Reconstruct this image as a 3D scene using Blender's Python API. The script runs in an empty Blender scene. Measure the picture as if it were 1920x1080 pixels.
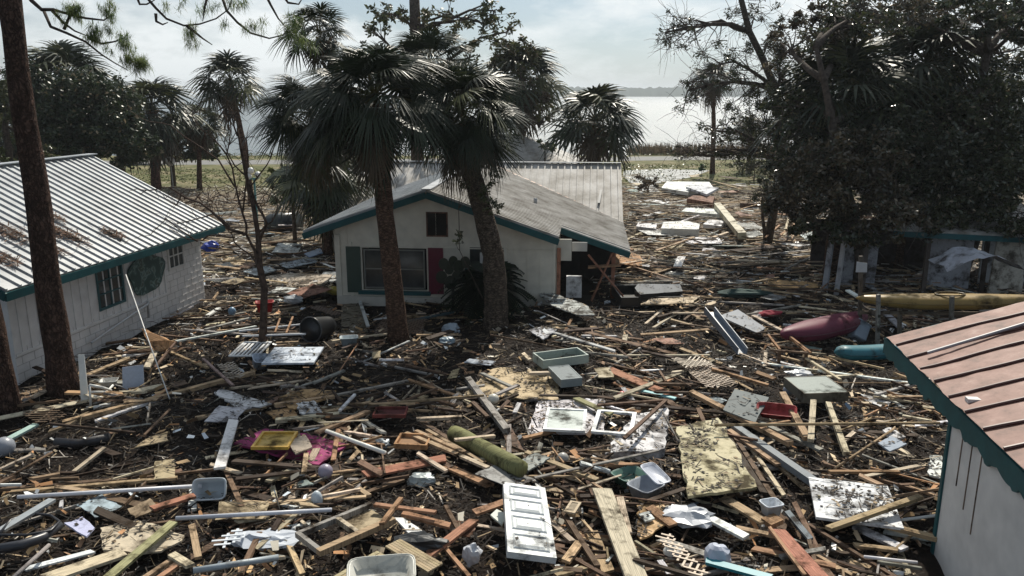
import bpy, math, random
import numpy as np
from mathutils import Vector, Matrix, noise
R = math.radians
rng = random.Random(7)
nr = np.random.default_rng(11)

# ------------------------------------------------------------------ camera, sky, sun, exposure
scn = bpy.context.scene
C = scn.collection
FPX, CAMH = 1500.0, 7.0
PITCH = math.atan(365 / FPX)
cam_d = bpy.data.cameras.new('camera'); cam = bpy.data.objects.new('camera', cam_d); C.objects.link(cam)
cam.location = (0, 0, CAMH); cam.rotation_euler = (R(90) - PITCH, 0, 0)
cam_d.sensor_width = 36; cam_d.lens = 36 * FPX / 1920; cam_d.clip_start = .1; cam_d.clip_end = 9000
scn.camera = cam
SUN_AZ, SUN_EL = R(13), R(46)
w = bpy.data.worlds.new('World'); scn.world = w; w.use_nodes = True
nt = w.node_tree; nt.nodes.clear()
N = nt.nodes.new; L = nt.links.new
wo = N('ShaderNodeOutputWorld'); bg = N('ShaderNodeBackground'); sk = N('ShaderNodeTexSky')
sk.sky_type = 'NISHITA'; sk.sun_disc = False; sk.sun_elevation = SUN_EL; sk.sun_rotation = SUN_AZ
sk.air_density = 1.0; sk.dust_density = 1.5; sk.ozone_density = 1.0
tc = N('ShaderNodeTexCoord'); mp = N('ShaderNodeMapping'); mp.inputs['Scale'].default_value = (1, 1, 2.6)
nz = N('ShaderNodeTexNoise'); nz.inputs['Scale'].default_value = 3.2; nz.inputs['Detail'].default_value = 9; nz.inputs['Roughness'].default_value = .58
cr = N('ShaderNodeValToRGB'); cr.color_ramp.elements[0].position = .455; cr.color_ramp.elements[1].position = .585
L(tc.outputs['Generated'], mp.inputs['Vector']); L(mp.outputs[0], nz.inputs['Vector']); L(nz.outputs['Fac'], cr.inputs['Fac'])
mx = N('ShaderNodeMix'); mx.data_type = 'RGBA'; mx.inputs[7].default_value = (10.2, 10.7, 10.8, 1)
hs = N('ShaderNodeHueSaturation'); hs.inputs['Saturation'].default_value = .5; hs.inputs['Value'].default_value = .80
L(sk.outputs[0], hs.inputs['Color']); tn = N('ShaderNodeMix'); tn.data_type = 'RGBA'; tn.blend_type = 'MULTIPLY'; tn.inputs[0].default_value = 1; tn.inputs[7].default_value = (.84, 1.0, 1.13, 1)
L(hs.outputs[0], tn.inputs[6]); L(tn.outputs[2], mx.inputs[6]); vd = N('ShaderNodeVectorMath'); vd.operation = 'DOT_PRODUCT'; vd.inputs[1].default_value = (math.sin(SUN_AZ), math.cos(SUN_AZ), .25); L(tc.outputs['Generated'], vd.inputs[0])
vm = N('ShaderNodeMapRange'); vm.inputs[1].default_value = -.1; vm.inputs[2].default_value = .9; vm.inputs[3].default_value = .3; L(vd.outputs['Value'], vm.inputs[0])
ml = N('ShaderNodeMath'); ml.operation = 'MULTIPLY'; L(cr.outputs[0], ml.inputs[0]); L(vm.outputs[0], ml.inputs[1]); L(ml.outputs[0], mx.inputs[0])
L(mx.outputs[2], bg.inputs['Color']); L(bg.outputs[0], wo.inputs['Surface'])
bg.inputs['Strength'].default_value = 0.09
sd = bpy.data.lights.new('sun', 'SUN'); sd.energy = 5.0; sd.angle = R(.6); sd.color = (1, .93, .81)
so = bpy.data.objects.new('sun', sd); C.objects.link(so)
SV = Vector((math.sin(SUN_AZ) * math.cos(SUN_EL), math.cos(SUN_AZ) * math.cos(SUN_EL), math.sin(SUN_EL)))
so.rotation_euler = (-SV).to_track_quat('-Z', 'Y').to_euler(); so.location = (0, 0, 60)
scn.view_settings.view_transform = 'Standard'; scn.view_settings.look = 'None'; scn.view_settings.gamma = 1
scn.view_settings.exposure = 0.0
scn.render.engine = 'CYCLES'
try:
    scn.cycles.max_bounces = 6; scn.cycles.transparent_max_bounces = 8
    scn.cycles.volume_bounces = 0
except Exception: pass

# ------------------------------------------------------------------ pixel rays and terrain height
Fv = Vector((0, math.cos(PITCH), -math.sin(PITCH))); Uv = Vector((0, math.sin(PITCH), math.cos(PITCH))); Rv = Vector((1, 0, 0))
CAM = Vector((0, 0, CAMH))
def ray(px, py): return Fv + Rv * ((px - 960) / FPX) + Uv * ((540 - py) / FPX)
def G(px, py, z=0.0):
    r = ray(px, py); return CAM + r * ((z - CAMH) / r.z)
def D(px, py, Y):
    r = ray(px, py); return CAM + r * (Y / r.y)
def toPx(p):
    q = Vector(p) - CAM; d = q.dot(Fv)
    return (960 + FPX * q.x / d, 540 - FPX * q.dot(Uv) / d, d)
def H(x, y):
    k = 1.0 if y < 44 else max(0.0, 1 - (y - 44) / 16)
    if y > 62 or abs(x) > 60: return 0.0
    h = .19 + .27 * noise.noise(Vector((x * .33, y * .33, 3.1))) + .10 * noise.noise(Vector((x * 1.1, y * 1.1, 8.7))) + .04 * noise.noise(Vector((x * 3.7, y * 3.7, 1.3)))
    return max(0.0, h) * k
def HG(px, py, off=0.0):
    z = .15
    for _ in range(5):
        p = G(px, py, z); z = H(p.x, p.y) + off
    return G(px, py, z)

# ------------------------------------------------------------------ materials
def newmat(name):
    m = bpy.data.materials.new(name); m.use_nodes = True
    return m, m.node_tree, m.node_tree.nodes['Principled BSDF']
def attr_mat(name, rough=.8, grain=False, dirt=.0, spec=.3, metal=0., transl=0., noise_amt=.25, nscale=6., bump=.0, dirtscale=1.6):
    m, t, b = newmat(name); n = t.nodes.new; l = t.links.new
    a = n('ShaderNodeAttribute'); a.attribute_name = 'Col'
    geo = n('ShaderNodeNewGeometry')
    z = n('ShaderNodeTexNoise'); z.inputs['Scale'].default_value = nscale; z.inputs['Detail'].default_value = 4
    if grain:
        uv = n('ShaderNodeUVMap'); uv.uv_map = 'UV'
        mpp = n('ShaderNodeMapping'); mpp.inputs['Scale'].default_value = (.35, 9, 1)
        l(uv.outputs[0], mpp.inputs[0]); l(mpp.outputs[0], z.inputs['Vector'])
    else: l(geo.outputs['Position'], z.inputs['Vector'])
    mr = n('ShaderNodeMapRange'); mr.inputs[1].default_value = .3; mr.inputs[2].default_value = .7
    mr.inputs[3].default_value = 1 - noise_amt; mr.inputs[4].default_value = 1 + noise_amt
    l(z.outputs['Fac'], mr.inputs[0])
    mu = n('ShaderNodeVectorMath'); mu.operation = 'SCALE'; l(a.outputs['Color'], mu.inputs[0]); l(mr.outputs[0], mu.inputs['Scale'])
    out = mu.outputs[0]
    if dirt > 0:
        z2 = n('ShaderNodeTexNoise'); z2.inputs['Scale'].default_value = dirtscale; z2.inputs['Detail'].default_value = 10; z2.inputs['Roughness'].default_value = .68
        l(geo.outputs['Position'], z2.inputs['Vector'])
        r2 = n('ShaderNodeMapRange'); r2.inputs[1].default_value = .60 - dirt * .25; r2.inputs[2].default_value = .735 - dirt * .22
        r2.inputs[3].default_value = 0; r2.inputs[4].default_value = .9
        l(z2.outputs['Fac'], r2.inputs[0])
        mm = n('ShaderNodeMix'); mm.data_type = 'RGBA'; l(r2.outputs[0], mm.inputs[0]); l(out, mm.inputs[6]); mm.inputs[7].default_value = (.032, .023, .016, 1)
        out = mm.outputs[2]
        sp = n('ShaderNodeMapRange'); sp.inputs[3].default_value = spec; sp.inputs[4].default_value = .03; l(r2.outputs[0], sp.inputs[0]); l(sp.outputs[0], b.inputs['Specular IOR Level'])
        ro = n('ShaderNodeMapRange'); ro.inputs[3].default_value = rough; ro.inputs[4].default_value = .95; l(r2.outputs[0], ro.inputs[0]); l(ro.outputs[0], b.inputs['Roughness'])
    l(out, b.inputs['Base Color'])
    b.inputs['Metallic'].default_value = metal
    if dirt <= 0: b.inputs['Roughness'].default_value = rough; b.inputs['Specular IOR Level'].default_value = spec
    if bump > 0:
        bp = n('ShaderNodeBump'); bp.inputs['Strength'].default_value = bump; bp.inputs['Distance'].default_value = .02
        l(z.outputs['Fac'], bp.inputs['Height']); l(bp.outputs[0], b.inputs['Normal'])
    if transl > 0:
        tr = n('ShaderNodeBsdfTranslucent'); l(out, tr.inputs[0]); ms = n('ShaderNodeMixShader'); ms.inputs[0].default_value = transl
        o = t.nodes['Material Output']; l(b.outputs[0], ms.inputs[1]); l(tr.outputs[0], ms.inputs[2]); l(ms.outputs[0], o.inputs['Surface'])
    return m
M = {}
M['wood'] = attr_mat('wood', .75, grain=True, dirt=.42, nscale=8, noise_amt=.4, bump=.5, dirtscale=3.2, spec=.2)
M['paint'] = attr_mat('painted board', .5, dirt=.30, nscale=20, noise_amt=.08)
M['dirty'] = attr_mat('dirty panel', .6, dirt=.52, nscale=14, noise_amt=.12, dirtscale=1.9)
M['plastic'] = attr_mat('plastic', .42, dirt=.34, spec=.5, noise_amt=.08, nscale=9)
M['clean'] = attr_mat('clean plastic', .35, dirt=.0, spec=.5, noise_amt=.06, nscale=9)
M['metal'] = attr_mat('metal', .38, dirt=.15, metal=.6, noise_amt=.15)
M['wall'] = attr_mat('wall paint', .7, dirt=.0, noise_amt=.10, nscale=3.0, bump=.15)
M['leaf'] = attr_mat('leaf', .38, spec=.42, transl=.2, noise_amt=.35, nscale=1.7)
M['matte'] = attr_mat('matte', 1., spec=.0, noise_amt=.35, nscale=.02)
M['palm'] = attr_mat('palm leaf', .45, spec=.30, transl=.12, noise_amt=.3, nscale=1.5)
M['oakleaf'] = attr_mat('glossy oak leaf', .27, spec=.65, transl=.22, noise_amt=.4, nscale=1.7)
M['needle'] = attr_mat('needle', .45, spec=.4, transl=.45, noise_amt=.2)
M['litter'] = attr_mat('litter', .75, noise_amt=.5, nscale=2.2, spec=.35)
M['bark'] = attr_mat('bark', .9, noise_amt=.55, nscale=9, bump=1.0, spec=.15)
M['cloth'] = attr_mat('cloth', .8, noise_amt=.2)
def bark(name, scale, xs):
    m, t, b = newmat(name); n = t.nodes.new; l = t.links.new
    a = n('ShaderNodeAttribute'); a.attribute_name = 'Col'; g = n('ShaderNodeNewGeometry')
    mpp = n('ShaderNodeMapping'); mpp.inputs['Scale'].default_value = xs; l(g.outputs['Position'], mpp.inputs[0])
    v = n('ShaderNodeTexVoronoi'); v.inputs['Scale'].default_value = scale; v.feature = 'DISTANCE_TO_EDGE'
    zd = n('ShaderNodeTexNoise'); zd.inputs['Scale'].default_value = 6; zd.inputs['Detail'].default_value = 5; l(g.outputs['Position'], zd.inputs['Vector'])
    va = n('ShaderNodeVectorMath'); va.operation = 'MULTIPLY_ADD'; va.inputs[1].default_value = (.35, .35, .35); l(zd.outputs['Color'], va.inputs[0]); l(mpp.outputs[0], va.inputs[2]); l(va.outputs[0], v.inputs['Vector'])
    z = n('ShaderNodeTexNoise'); z.inputs['Scale'].default_value = 7; z.inputs['Detail'].default_value = 6; l(g.outputs['Position'], z.inputs['Vector'])
    mr = n('ShaderNodeMapRange'); mr.inputs[2].default_value = .25; mr.inputs[3].default_value = .35; mr.inputs[4].default_value = 1.25; l(v.outputs['Distance'], mr.inputs[0])
    mr2 = n('ShaderNodeMapRange'); mr2.inputs[1].default_value = .3; mr2.inputs[2].default_value = .7; mr2.inputs[3].default_value = .5; mr2.inputs[4].default_value = 1.5; l(z.outputs['Fac'], mr2.inputs[0])
    mu = n('ShaderNodeMath'); mu.operation = 'MULTIPLY'; l(mr.outputs[0], mu.inputs[0]); l(mr2.outputs[0], mu.inputs[1])
    s = n('ShaderNodeVectorMath'); s.operation = 'SCALE'; l(a.outputs['Color'], s.inputs[0]); l(mu.outputs[0], s.inputs['Scale']); l(s.outputs[0], b.inputs['Base Color'])
    bp = n('ShaderNodeBump'); bp.inputs['Strength'].default_value = .9; bp.inputs['Distance'].default_value = .03; l(mu.outputs[0], bp.inputs['Height']); l(bp.outputs[0], b.inputs['Normal'])
    b.inputs['Roughness'].default_value = .95; b.inputs['Specular IOR Level'].default_value = .1
    return m
M['pinebark'] = bark('pine bark', 9, (1.6, 1.6, .6))
M['palmbark'] = bark('palm bark', 7, (1, 1, 2.2))
def ground_mat():
    m, t, b = newmat('ground'); n = t.nodes.new; l = t.links.new
    g = n('ShaderNodeNewGeometry'); sep = n('ShaderNodeSeparateXYZ'); l(g.outputs['Position'], sep.inputs[0])
    def nz(s, d=6, r=.6):
        z = n('ShaderNodeTexNoise'); z.inputs['Scale'].default_value = s; z.inputs['Detail'].default_value = d; z.inputs['Roughness'].default_value = r
        l(g.outputs['Position'], z.inputs['Vector']); return z.outputs['Fac']
    def ramp(src, els):
        c = n('ShaderNodeValToRGB'); e = c.color_ramp.elements
        e[0].position, e[0].color = els[0][0], (*els[0][1], 1); e[1].position, e[1].color = els[-1][0], (*els[-1][1], 1)
        for p, co in els[1:-1]: q = e.new(p); q.color = (*co, 1)
        l(src, c.inputs['Fac']); return c.outputs['Color']
    def mix(f, a, bb):
        x = n('ShaderNodeMix'); x.data_type = 'RGBA'; l(f, x.inputs[0]); l(a, x.inputs[6]); l(bb, x.inputs[7]); return x.outputs[2]
    def band(lo, hi, amp):
        a = n('ShaderNodeMath'); a.operation = 'MULTIPLY_ADD'; l(nz(.12), a.inputs[0]); a.inputs[1].default_value = amp; l(sep.outputs['Y'], a.inputs[2])
        r = n('ShaderNodeMapRange'); r.inputs[1].default_value = lo; r.inputs[2].default_value = hi; l(a.outputs[0], r.inputs[0]); return r.outputs[0]
    mud = ramp(nz(7, 8, .75), [(.35, (.007, .005, .004)), (.55, (.018, .012, .009)), (.68, (.036, .026, .018)), (.8, (.08, .06, .042))])
    tan = ramp(nz(3, 8, .75), [(.3, (.09, .07, .05)), (.5, (.19, .155, .115)), (.7, (.32, .28, .22))])
    grass = ramp(nz(.35, 8, .7), [(.35, (.07, .085, .03)), (.5, (.13, .13, .055)), (.6, (.24, .2, .12)), (.7, (.4, .36, .28))])
    lit = mix(band(35, 44, 8), mud, tan)
    col = mix(band(60, 68, 8), lit, grass)
    l(col, b.inputs['Base Color']); b.inputs['Roughness'].default_value = .9; b.inputs['Specular IOR Level'].default_value = .15
    bp = n('ShaderNodeBump'); bp.inputs['Strength'].default_value = .8; bp.inputs['Distance'].default_value = .05; l(nz(9, 8, .7), bp.inputs['Height']); l(bp.outputs[0], b.inputs['Normal'])
    return m
def noise_mat(name, stops, scale=4, rough=.8, spec=.3, bump=.2, detail=6):
    m, t, b = newmat(name); n = t.nodes.new; l = t.links.new
    g = n('ShaderNodeNewGeometry'); z = n('ShaderNodeTexNoise'); z.inputs['Scale'].default_value = scale; z.inputs['Detail'].default_value = detail; z.inputs['Roughness'].default_value = .65
    l(g.outputs['Position'], z.inputs['Vector'])
    c = n('ShaderNodeValToRGB'); e = c.color_ramp.elements
    e[0].position, e[0].color = stops[0][0], (*stops[0][1], 1); e[1].position, e[1].color = stops[-1][0], (*stops[-1][1], 1)
    for p, co in stops[1:-1]: q = e.new(p); q.color = (*co, 1)
    l(z.outputs['Fac'], c.inputs['Fac']); l(c.outputs[0], b.inputs['Base Color']); b.inputs['Roughness'].default_value = rough; b.inputs['Specular IOR Level'].default_value = spec
    if bump:
        bp = n('ShaderNodeBump'); bp.inputs['Strength'].default_value = bump; bp.inputs['Distance'].default_value = .02; l(z.outputs['Fac'], bp.inputs['Height']); l(bp.outputs[0], b.inputs['Normal'])
    return m
M['ground'] = ground_mat()
M['asphalt'] = noise_mat('asphalt', [(.3, (.14, .14, .135)), (.7, (.24, .235, .225))], 2)
M['gravel'] = noise_mat('pale gravel', [(.3, (.25, .25, .24)), (.55, (.45, .46, .45)), (.75, (.68, .7, .7))], 1.2)
M['roof'] = noise_mat('galvanised roof', [(.35, (.27, .285, .30)), (.55, (.40, .42, .435)), (.7, (.48, .50, .51))], 1.5, rough=.42, spec=.5, bump=.05)
M['roofgray'] = noise_mat('weathered metal roof', [(.33, (.24, .22, .19)), (.5, (.42, .40, .37)), (.68, (.58, .565, .54))], 1.3, rough=.62, spec=.3, bump=.1)
M['pinkroof'] = noise_mat('faded red roof', [(.3, (.08, .035, .025)), (.45, (.20, .10, .075)), (.58, (.27, .145, .115)), (.72, (.36, .24, .20))], 2.6, rough=.6, bump=.15, detail=10)
M['teal'] = noise_mat('teal trim paint', [(.3, (.009, .062, .07)), (.7, (.014, .10, .11))], 3, rough=.55)
M['dark'] = noise_mat('interior shade', [(.3, (.008, .007, .007)), (.7, (.02, .017, .015))], 3, rough=.9)  # near-black colour stands in for the shade indoors
M['glass'] = noise_mat('dull glass', [(.3, (.02, .025, .025)), (.7, (.07, .075, .075))], 1.5, rough=.12, spec=.6, bump=0)
def mural_mat():
    m, t, b = newmat('mural'); n = t.nodes.new; l = t.links.new
    g = n('ShaderNodeNewGeometry'); z = n('ShaderNodeTexNoise'); z.inputs['Scale'].default_value = 3.6; z.inputs['Detail'].default_value = 6; z.inputs['Distortion'].default_value = .5; l(g.outputs['Position'], z.inputs['Vector'])
    c = n('ShaderNodeValToRGB'); e = c.color_ramp.elements
    e[0].position, e[0].color = .3, (.012, .05, .05, 1); e[1].position, e[1].color = .75, (.35, .42, .42, 1)
    for p, co in [(.42, (.012, .05, .045)), (.5, (.03, .085, .08)), (.54, (.16, .24, .24)), (.58, (.05, .09, .07)), (.66, (.03, .05, .045)), (.7, (.2, .27, .28))]: q = e.new(p); q.color = (*co, 1)
    l(z.outputs['Fac'], c.inputs['Fac']); l(c.outputs[0], b.inputs['Base Color']); b.inputs['Roughness'].default_value = .5
    return m
M['mural'] = mural_mat()
def water_mat():
    m, t, b = newmat('water'); n = t.nodes.new; l = t.links.new
    b.inputs['Base Color'].default_value = (.10, .13, .145, 1); b.inputs['Roughness'].default_value = .35; b.inputs['Specular IOR Level'].default_value = 1.0; b.inputs['IOR'].default_value = 1.33
    g = n('ShaderNodeNewGeometry'); mpp = n('ShaderNodeMapping'); mpp.inputs['Scale'].default_value = (.5, 1.3, 1); l(g.outputs['Position'], mpp.inputs[0])
    z = n('ShaderNodeTexNoise'); z.inputs['Scale'].default_value = 1.0; z.inputs['Detail'].default_value = 5; z.inputs['Roughness'].default_value = .65; l(mpp.outputs[0], z.inputs['Vector'])
    bp = n('ShaderNodeBump'); bp.inputs['Strength'].default_value = .9; bp.inputs['Distance'].default_value = .55; l(z.outputs['Fac'], bp.inputs['Height']); l(bp.outputs[0], b.inputs['Normal'])
    return m
M['water'] = water_mat()

# ------------------------------------------------------------------ builders
WLOC = {}
def tag(o, label=None, cat=None, group=None, kind=None):
    if label: o['label'] = label
    if cat: o['category'] = cat
    if group: o['group'] = group
    if kind: o['kind'] = kind
def T(name, label, cat, loc=(0, 0, 0), group=None):
    o = bpy.data.objects.new(name, None); C.objects.link(o); o.location = loc; o.empty_display_size = .2
    WLOC[o.name] = Vector(loc); tag(o, label, cat, group); return o
def finish(me, name, mat, parent, loc):
    o = bpy.data.objects.new(name, me); C.objects.link(o); me.materials.append(M[mat])
    if parent: o.parent = parent; WLOC[o.name] = WLOC[parent.name]
    else: o.location = loc; WLOC[o.name] = Vector(loc)
    return o
class MB:
    def __init__(s, smooth=False): s.v = []; s.f = []; s.c = []; s.uv = []; s.smooth = smooth
    def add(s, pts, faces, col, uvs=None):
        b = len(s.v); s.v += [tuple(p) for p in pts]
        for i, f in enumerate(faces):
            s.f.append([b + k for k in f]); s.c.append(col)
            s.uv.append(uvs[i] if uvs else [(pts[k][0], pts[k][1]) for k in f])
    def lbox(s, F, x0, x1, y0, y1, z0, z1, col, uo=None):
        o, u, v, n = F
        P = [o + u * x + v * y + n * z for z in (z0, z1) for y in (y0, y1) for x in (x0, x1)]
        fs = [(0, 2, 3, 1), (4, 5, 7, 6), (0, 1, 5, 4), (2, 6, 7, 3), (0, 4, 6, 2), (1, 3, 7, 5)]
        s.add(P, fs, col)
    def beam(s, A, B, w, t, col, roll=0., jag=0., up=None):
        A = Vector(A); B = Vector(B); d = B - A; Ln = d.length
        if Ln < 1e-4: return
        d /= Ln; z = Vector((0, 0, 1)) if up is None else Vector(up)
        side = d.cross(z)
        if side.length < .05: side = Vector((1, 0, 0))
        side.normalize(); n = side.cross(d).normalized()
        if roll:
            q = Matrix.Rotation(roll, 3, d); side = q @ side; n = q @ n
        ja = [rng.uniform(-jag, jag) * w for _ in range(4)]
        sec = [(-w / 2, -t / 2), (w / 2, -t / 2), (w / 2, t / 2), (-w / 2, t / 2)]
        P = [A + side * a + n * b + d * ja[k % 2 if False else (0 if a < 0 else 1)] for k, (a, b) in enumerate(sec)]
        P += [B + side * a + n * b + d * ja[2 if a < 0 else 3] for (a, b) in sec]
        fs = [(0, 3, 2, 1), (4, 5, 6, 7), (0, 1, 5, 4), (1, 2, 6, 5), (2, 3, 7, 6), (3, 0, 4, 7)]
        u0 = rng.uniform(0, 90); v0 = rng.uniform(0, 90)
        us = [[(u0, v0), (u0, v0 + t), (u0 + w, v0 + t), (u0 + w, v0)]] * 2
        for ww in (w, t, w, t): us = us + [[(u0, v0), (u0, v0 + ww), (u0 + Ln, v0 + ww), (u0 + Ln, v0)]]
        s.add(P, fs, col, us)
    def prism(s, top, th, col, nrm=None):
        top = [Vector(p) for p in top]
        n = nrm or (top[1] - top[0]).cross(top[2] - top[0]).normalized()
        if nrm is None and n.z < 0: top.reverse(); n = -n
        k = len(top); bot = [p - n * th for p in top]
        s.add(top + bot, [tuple(range(k)), tuple(range(2 * k - 1, k - 1, -1))] + [(i, i + k, (i + 1) % k + k, (i + 1) % k) for i in range(k)], col)
    def tube(s, pts, rad, n=8, col=(1, 1, 1), cap=True, squash=1., bumpy=0.):
        pts = [Vector(p) for p in pts]; k = len(pts)
        rad = rad if isinstance(rad, (list, tuple)) else [rad] * k
        P = []; prev = None
        for i, p in enumerate(pts):
            t = (pts[min(i + 1, k - 1)] - pts[max(i - 1, 0)]).normalized()
            if prev is None:
                a = t.cross(Vector((0, 0, 1)));
                if a.length < .1: a = t.cross(Vector((1, 0, 0)))
            else: a = prev - t * prev.dot(t)
            a.normalize(); b = t.cross(a); prev = a
            for j in range(n):
                an = 2 * math.pi * j / n; rr = rad[i] * (1 + rng.uniform(-bumpy, bumpy))
                P.append(p + a * (math.cos(an) * rr) + b * (math.sin(an) * rr * squash))
        fs = [(i * n + j, i * n + (j + 1) % n, (i + 1) * n + (j + 1) % n, (i + 1) * n + j) for i in range(k - 1) for j in range(n)]
        if cap: fs += [tuple(range(n - 1, -1, -1)), tuple(range((k - 1) * n, k * n))]
        s.add(P, fs, col)
    def build(s, name, mat, parent=None, loc=None):
        v = np.array(s.v, float)
        if parent is not None: off = np.array(WLOC[parent.name])
        else:
            if loc is None: loc = (v[:, 0].mean(), v[:, 1].mean(), v[:, 2].min())
            off = np.array(loc)
        me = bpy.data.meshes.new(name); me.from_pydata((v - off).tolist(), [], s.f)
        ca = me.color_attributes.new('Col', 'FLOAT_COLOR', 'CORNER'); u = me.uv_layers.new(name='UV')
        cc = []; uu = []
        for f, c, q in zip(s.f, s.c, s.uv):
            cc += [c[0], c[1], c[2], 1.] * len(f)
            for a in q: uu += [a[0], a[1]]
        ca.data.foreach_set('color', cc); u.data.foreach_set('uv', uu)
        if s.smooth: me.polygons.foreach_set('use_smooth', [True] * len(me.polygons))
        me.update()
        return finish(me, name, mat, parent, loc)
def arr_mesh(name, V, k, col, mat, parent=None, loc=(0, 0, 0), kind=None):
    """V: (n,k,3) separate polygons of k corners; col: (n,3)"""
    V = np.asarray(V, float); n = V.shape[0]
    off = np.array(WLOC[parent.name]) if parent is not None else np.array(loc)
    me = bpy.data.meshes.new(name)
    me.vertices.add(n * k); me.vertices.foreach_set('co', (V.reshape(-1, 3) - off).ravel())
    me.loops.add(n * k); me.loops.foreach_set('vertex_index', np.arange(n * k, dtype=np.int32))
    me.polygons.add(n); me.polygons.foreach_set('loop_start', np.arange(0, n * k, k, dtype=np.int32)); me.polygons.foreach_set('loop_total', np.full(n, k, np.int32))
    me.update(calc_edges=True)
    ca = me.color_attributes.new('Col', 'FLOAT_COLOR', 'CORNER')
    c4 = np.ones((n, 4)); c4[:, :3] = col
    ca.data.foreach_set('color', np.repeat(c4, k, axis=0).ravel())
    o = finish(me, name, mat, parent, loc)
    return o
def jit(c, a=.12):
    k = 1 + rng.uniform(-a, a); return tuple(x * k * (1 + rng.uniform(-.04, .04)) for x in c)
WHITE = (.72, .73, .73); TEAL = (.02, .2, .22)
COL = dict(tan=(.40, .29, .18), pale=(.54, .46, .34), orange=(.38, .225, .13), brown=(.14, .09, .06), dark=(.055, .038, .028), gray=(.30, .285, .26),
           white=(.70, .71, .70), terracotta=(.36, .17, .11), olive=(.30, .29, .15), mint=(.42, .58, .52), teal=(.02, .25, .30), magenta=(.50, .045, .20), black=(.015, .015, .016), slate=(.20, .22, .25), cream=(.6, .55, .44))

# ------------------------------------------------------------------ the setting
def axis_coords(fine0, fine1, st, lo, hi, g=1.25):
    a = list(np.arange(fine0, fine1 + 1e-6, st)); s = st; x = fine1
    while x < hi: s *= g; x += s; a.append(x)
    s = st; x = fine0
    while x > lo: s *= g; x -= s; a.insert(0, x)
    return a
def make_ground():
    xs = axis_coords(-15, 17, .16, -7000, 7000); ys = axis_coords(7, 50, .16, -60, 9000)
    v = []
    for y in ys:
        for x in xs:
            z = H(x, y)
            sh = y - (97 + x * .04)
            if sh > 0: z = -min(6, sh * .22)
            v.append((x, y, z))
    nx = len(xs); f = [(j * nx + i, j * nx + i + 1, (j + 1) * nx + i + 1, (j + 1) * nx + i) for j in range(len(ys) - 1) for i in range(nx - 1)]
    me = bpy.data.meshes.new('ground'); me.from_pydata(v, [], f); me.polygons.foreach_set('use_smooth', [True] * len(f))
    o = finish(me, 'ground', 'ground', None, (0, 0, 0)); tag(o, kind='structure')
make_ground()
def flat(name, pts, z, mat):
    me = bpy.data.meshes.new(name); me.from_pydata([(p[0], p[1], z) for p in pts], [], [tuple(range(len(pts)))])
    o = finish(me, name, mat, None, (0, 0, 0)); tag(o, kind='structure'); return o
flat('water', [(-7000, 90), (7000, 90), (7000, 8500), (-7000, 8500)], -.55, 'water')
flat('road', [(-120, 76), (-20, 82), (30, 88.5), (140, 97), (140, 104.5), (30, 94), (-20, 87.5), (-120, 82)], .012, 'asphalt')
gp = [G(1168, 330), G(1190, 352), G(1210, 372), G(1250, 376), G(1225, 345), G(1300, 332), G(1330, 320), G(1240, 317), G(1170, 320)]
flat('gravel_path', [(p.x, p.y) for p in gp], .02, 'gravel')
def island():
    mb = MB(True); n = 260; px = np.linspace(985, 1960, n)
    base = []; rr = random.Random(4)
    prof = 8.
    front = []; top = []; back = []
    for i, q in enumerate(px):
        Y = 1900; x = (q - 960) / FPX * (Y * math.cos(PITCH))
        k = min(1, (q - 985) / 60.) ; prof = 17 + 7 * noise.noise(Vector((q * .012, 0, 2))) + 5 * noise.noise(Vector((q * .11, 5, 2)))
        front.append((x, Y, -1)); top.append((x, Y + 40, max(1, prof * k + rr.uniform(-1.5, 1.5)) + 4 * k)); back.append((x, Y + 240, -1))
    P = front + top + back
    mb.add(P, [(i, i + 1, i + 1 + n, i + n) for i in range(n - 1)] + [(i + n, i + 1 + n, i + 1 + 2 * n, i + 2 * n) for i in range(n - 1)], (.04, .055, .035))
    o = mb.build('hills', 'matte'); tag(o, kind='structure')
island()

# ------------------------------------------------------------------ houses
def frame_of(x, y, az, z=0):
    e = Vector((math.sin(az), math.cos(az), 0)); r = Vector((math.cos(az), -math.sin(az), 0))
    return (Vector((x, y, z)), r, e, Vector((0, 0, 1)))     # u = right, v = depth, n = up
def LP(F, a, b, z): return F[0] + F[1] * b + F[2] * a + F[3] * z    # a depth, b right
def corrugated(name, F, corners, parent, mat, pitch=.23, rib=.022, ribw=.05, th=.03, along='a', ridge=None, soft=False, smooth=False):
    """roof sheet over polygon corners (a,b,z) with raised ribs running down the slope. quad: p0,p1 top edge; p3,p2 bottom edge"""
    mb = MB(); P = [LP(F, *c) for c in corners]
    n = (P[1] - P[0]).cross(P[3] - P[0]).normalized()
    if n.z < 0: n = -n
    mb.prism(P, th, (1, 1, 1), None)
    Ln = ((P[1] - P[0]).length + (P[2] - P[3]).length) / 2; k = int(Ln / pitch)
    for i in range(k + 1):
        t = (i + .5) / (k + 1) if i else .002
        A = P[0].lerp(P[1], t) + n * (rib / 2 + .002); B = P[3].lerp(P[2], t) + n * (rib / 2 + .002)
        mb.beam(A, B, ribw, rib, (1, 1, 1), up=n)
    return mb.build(name, mat, parent)
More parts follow.
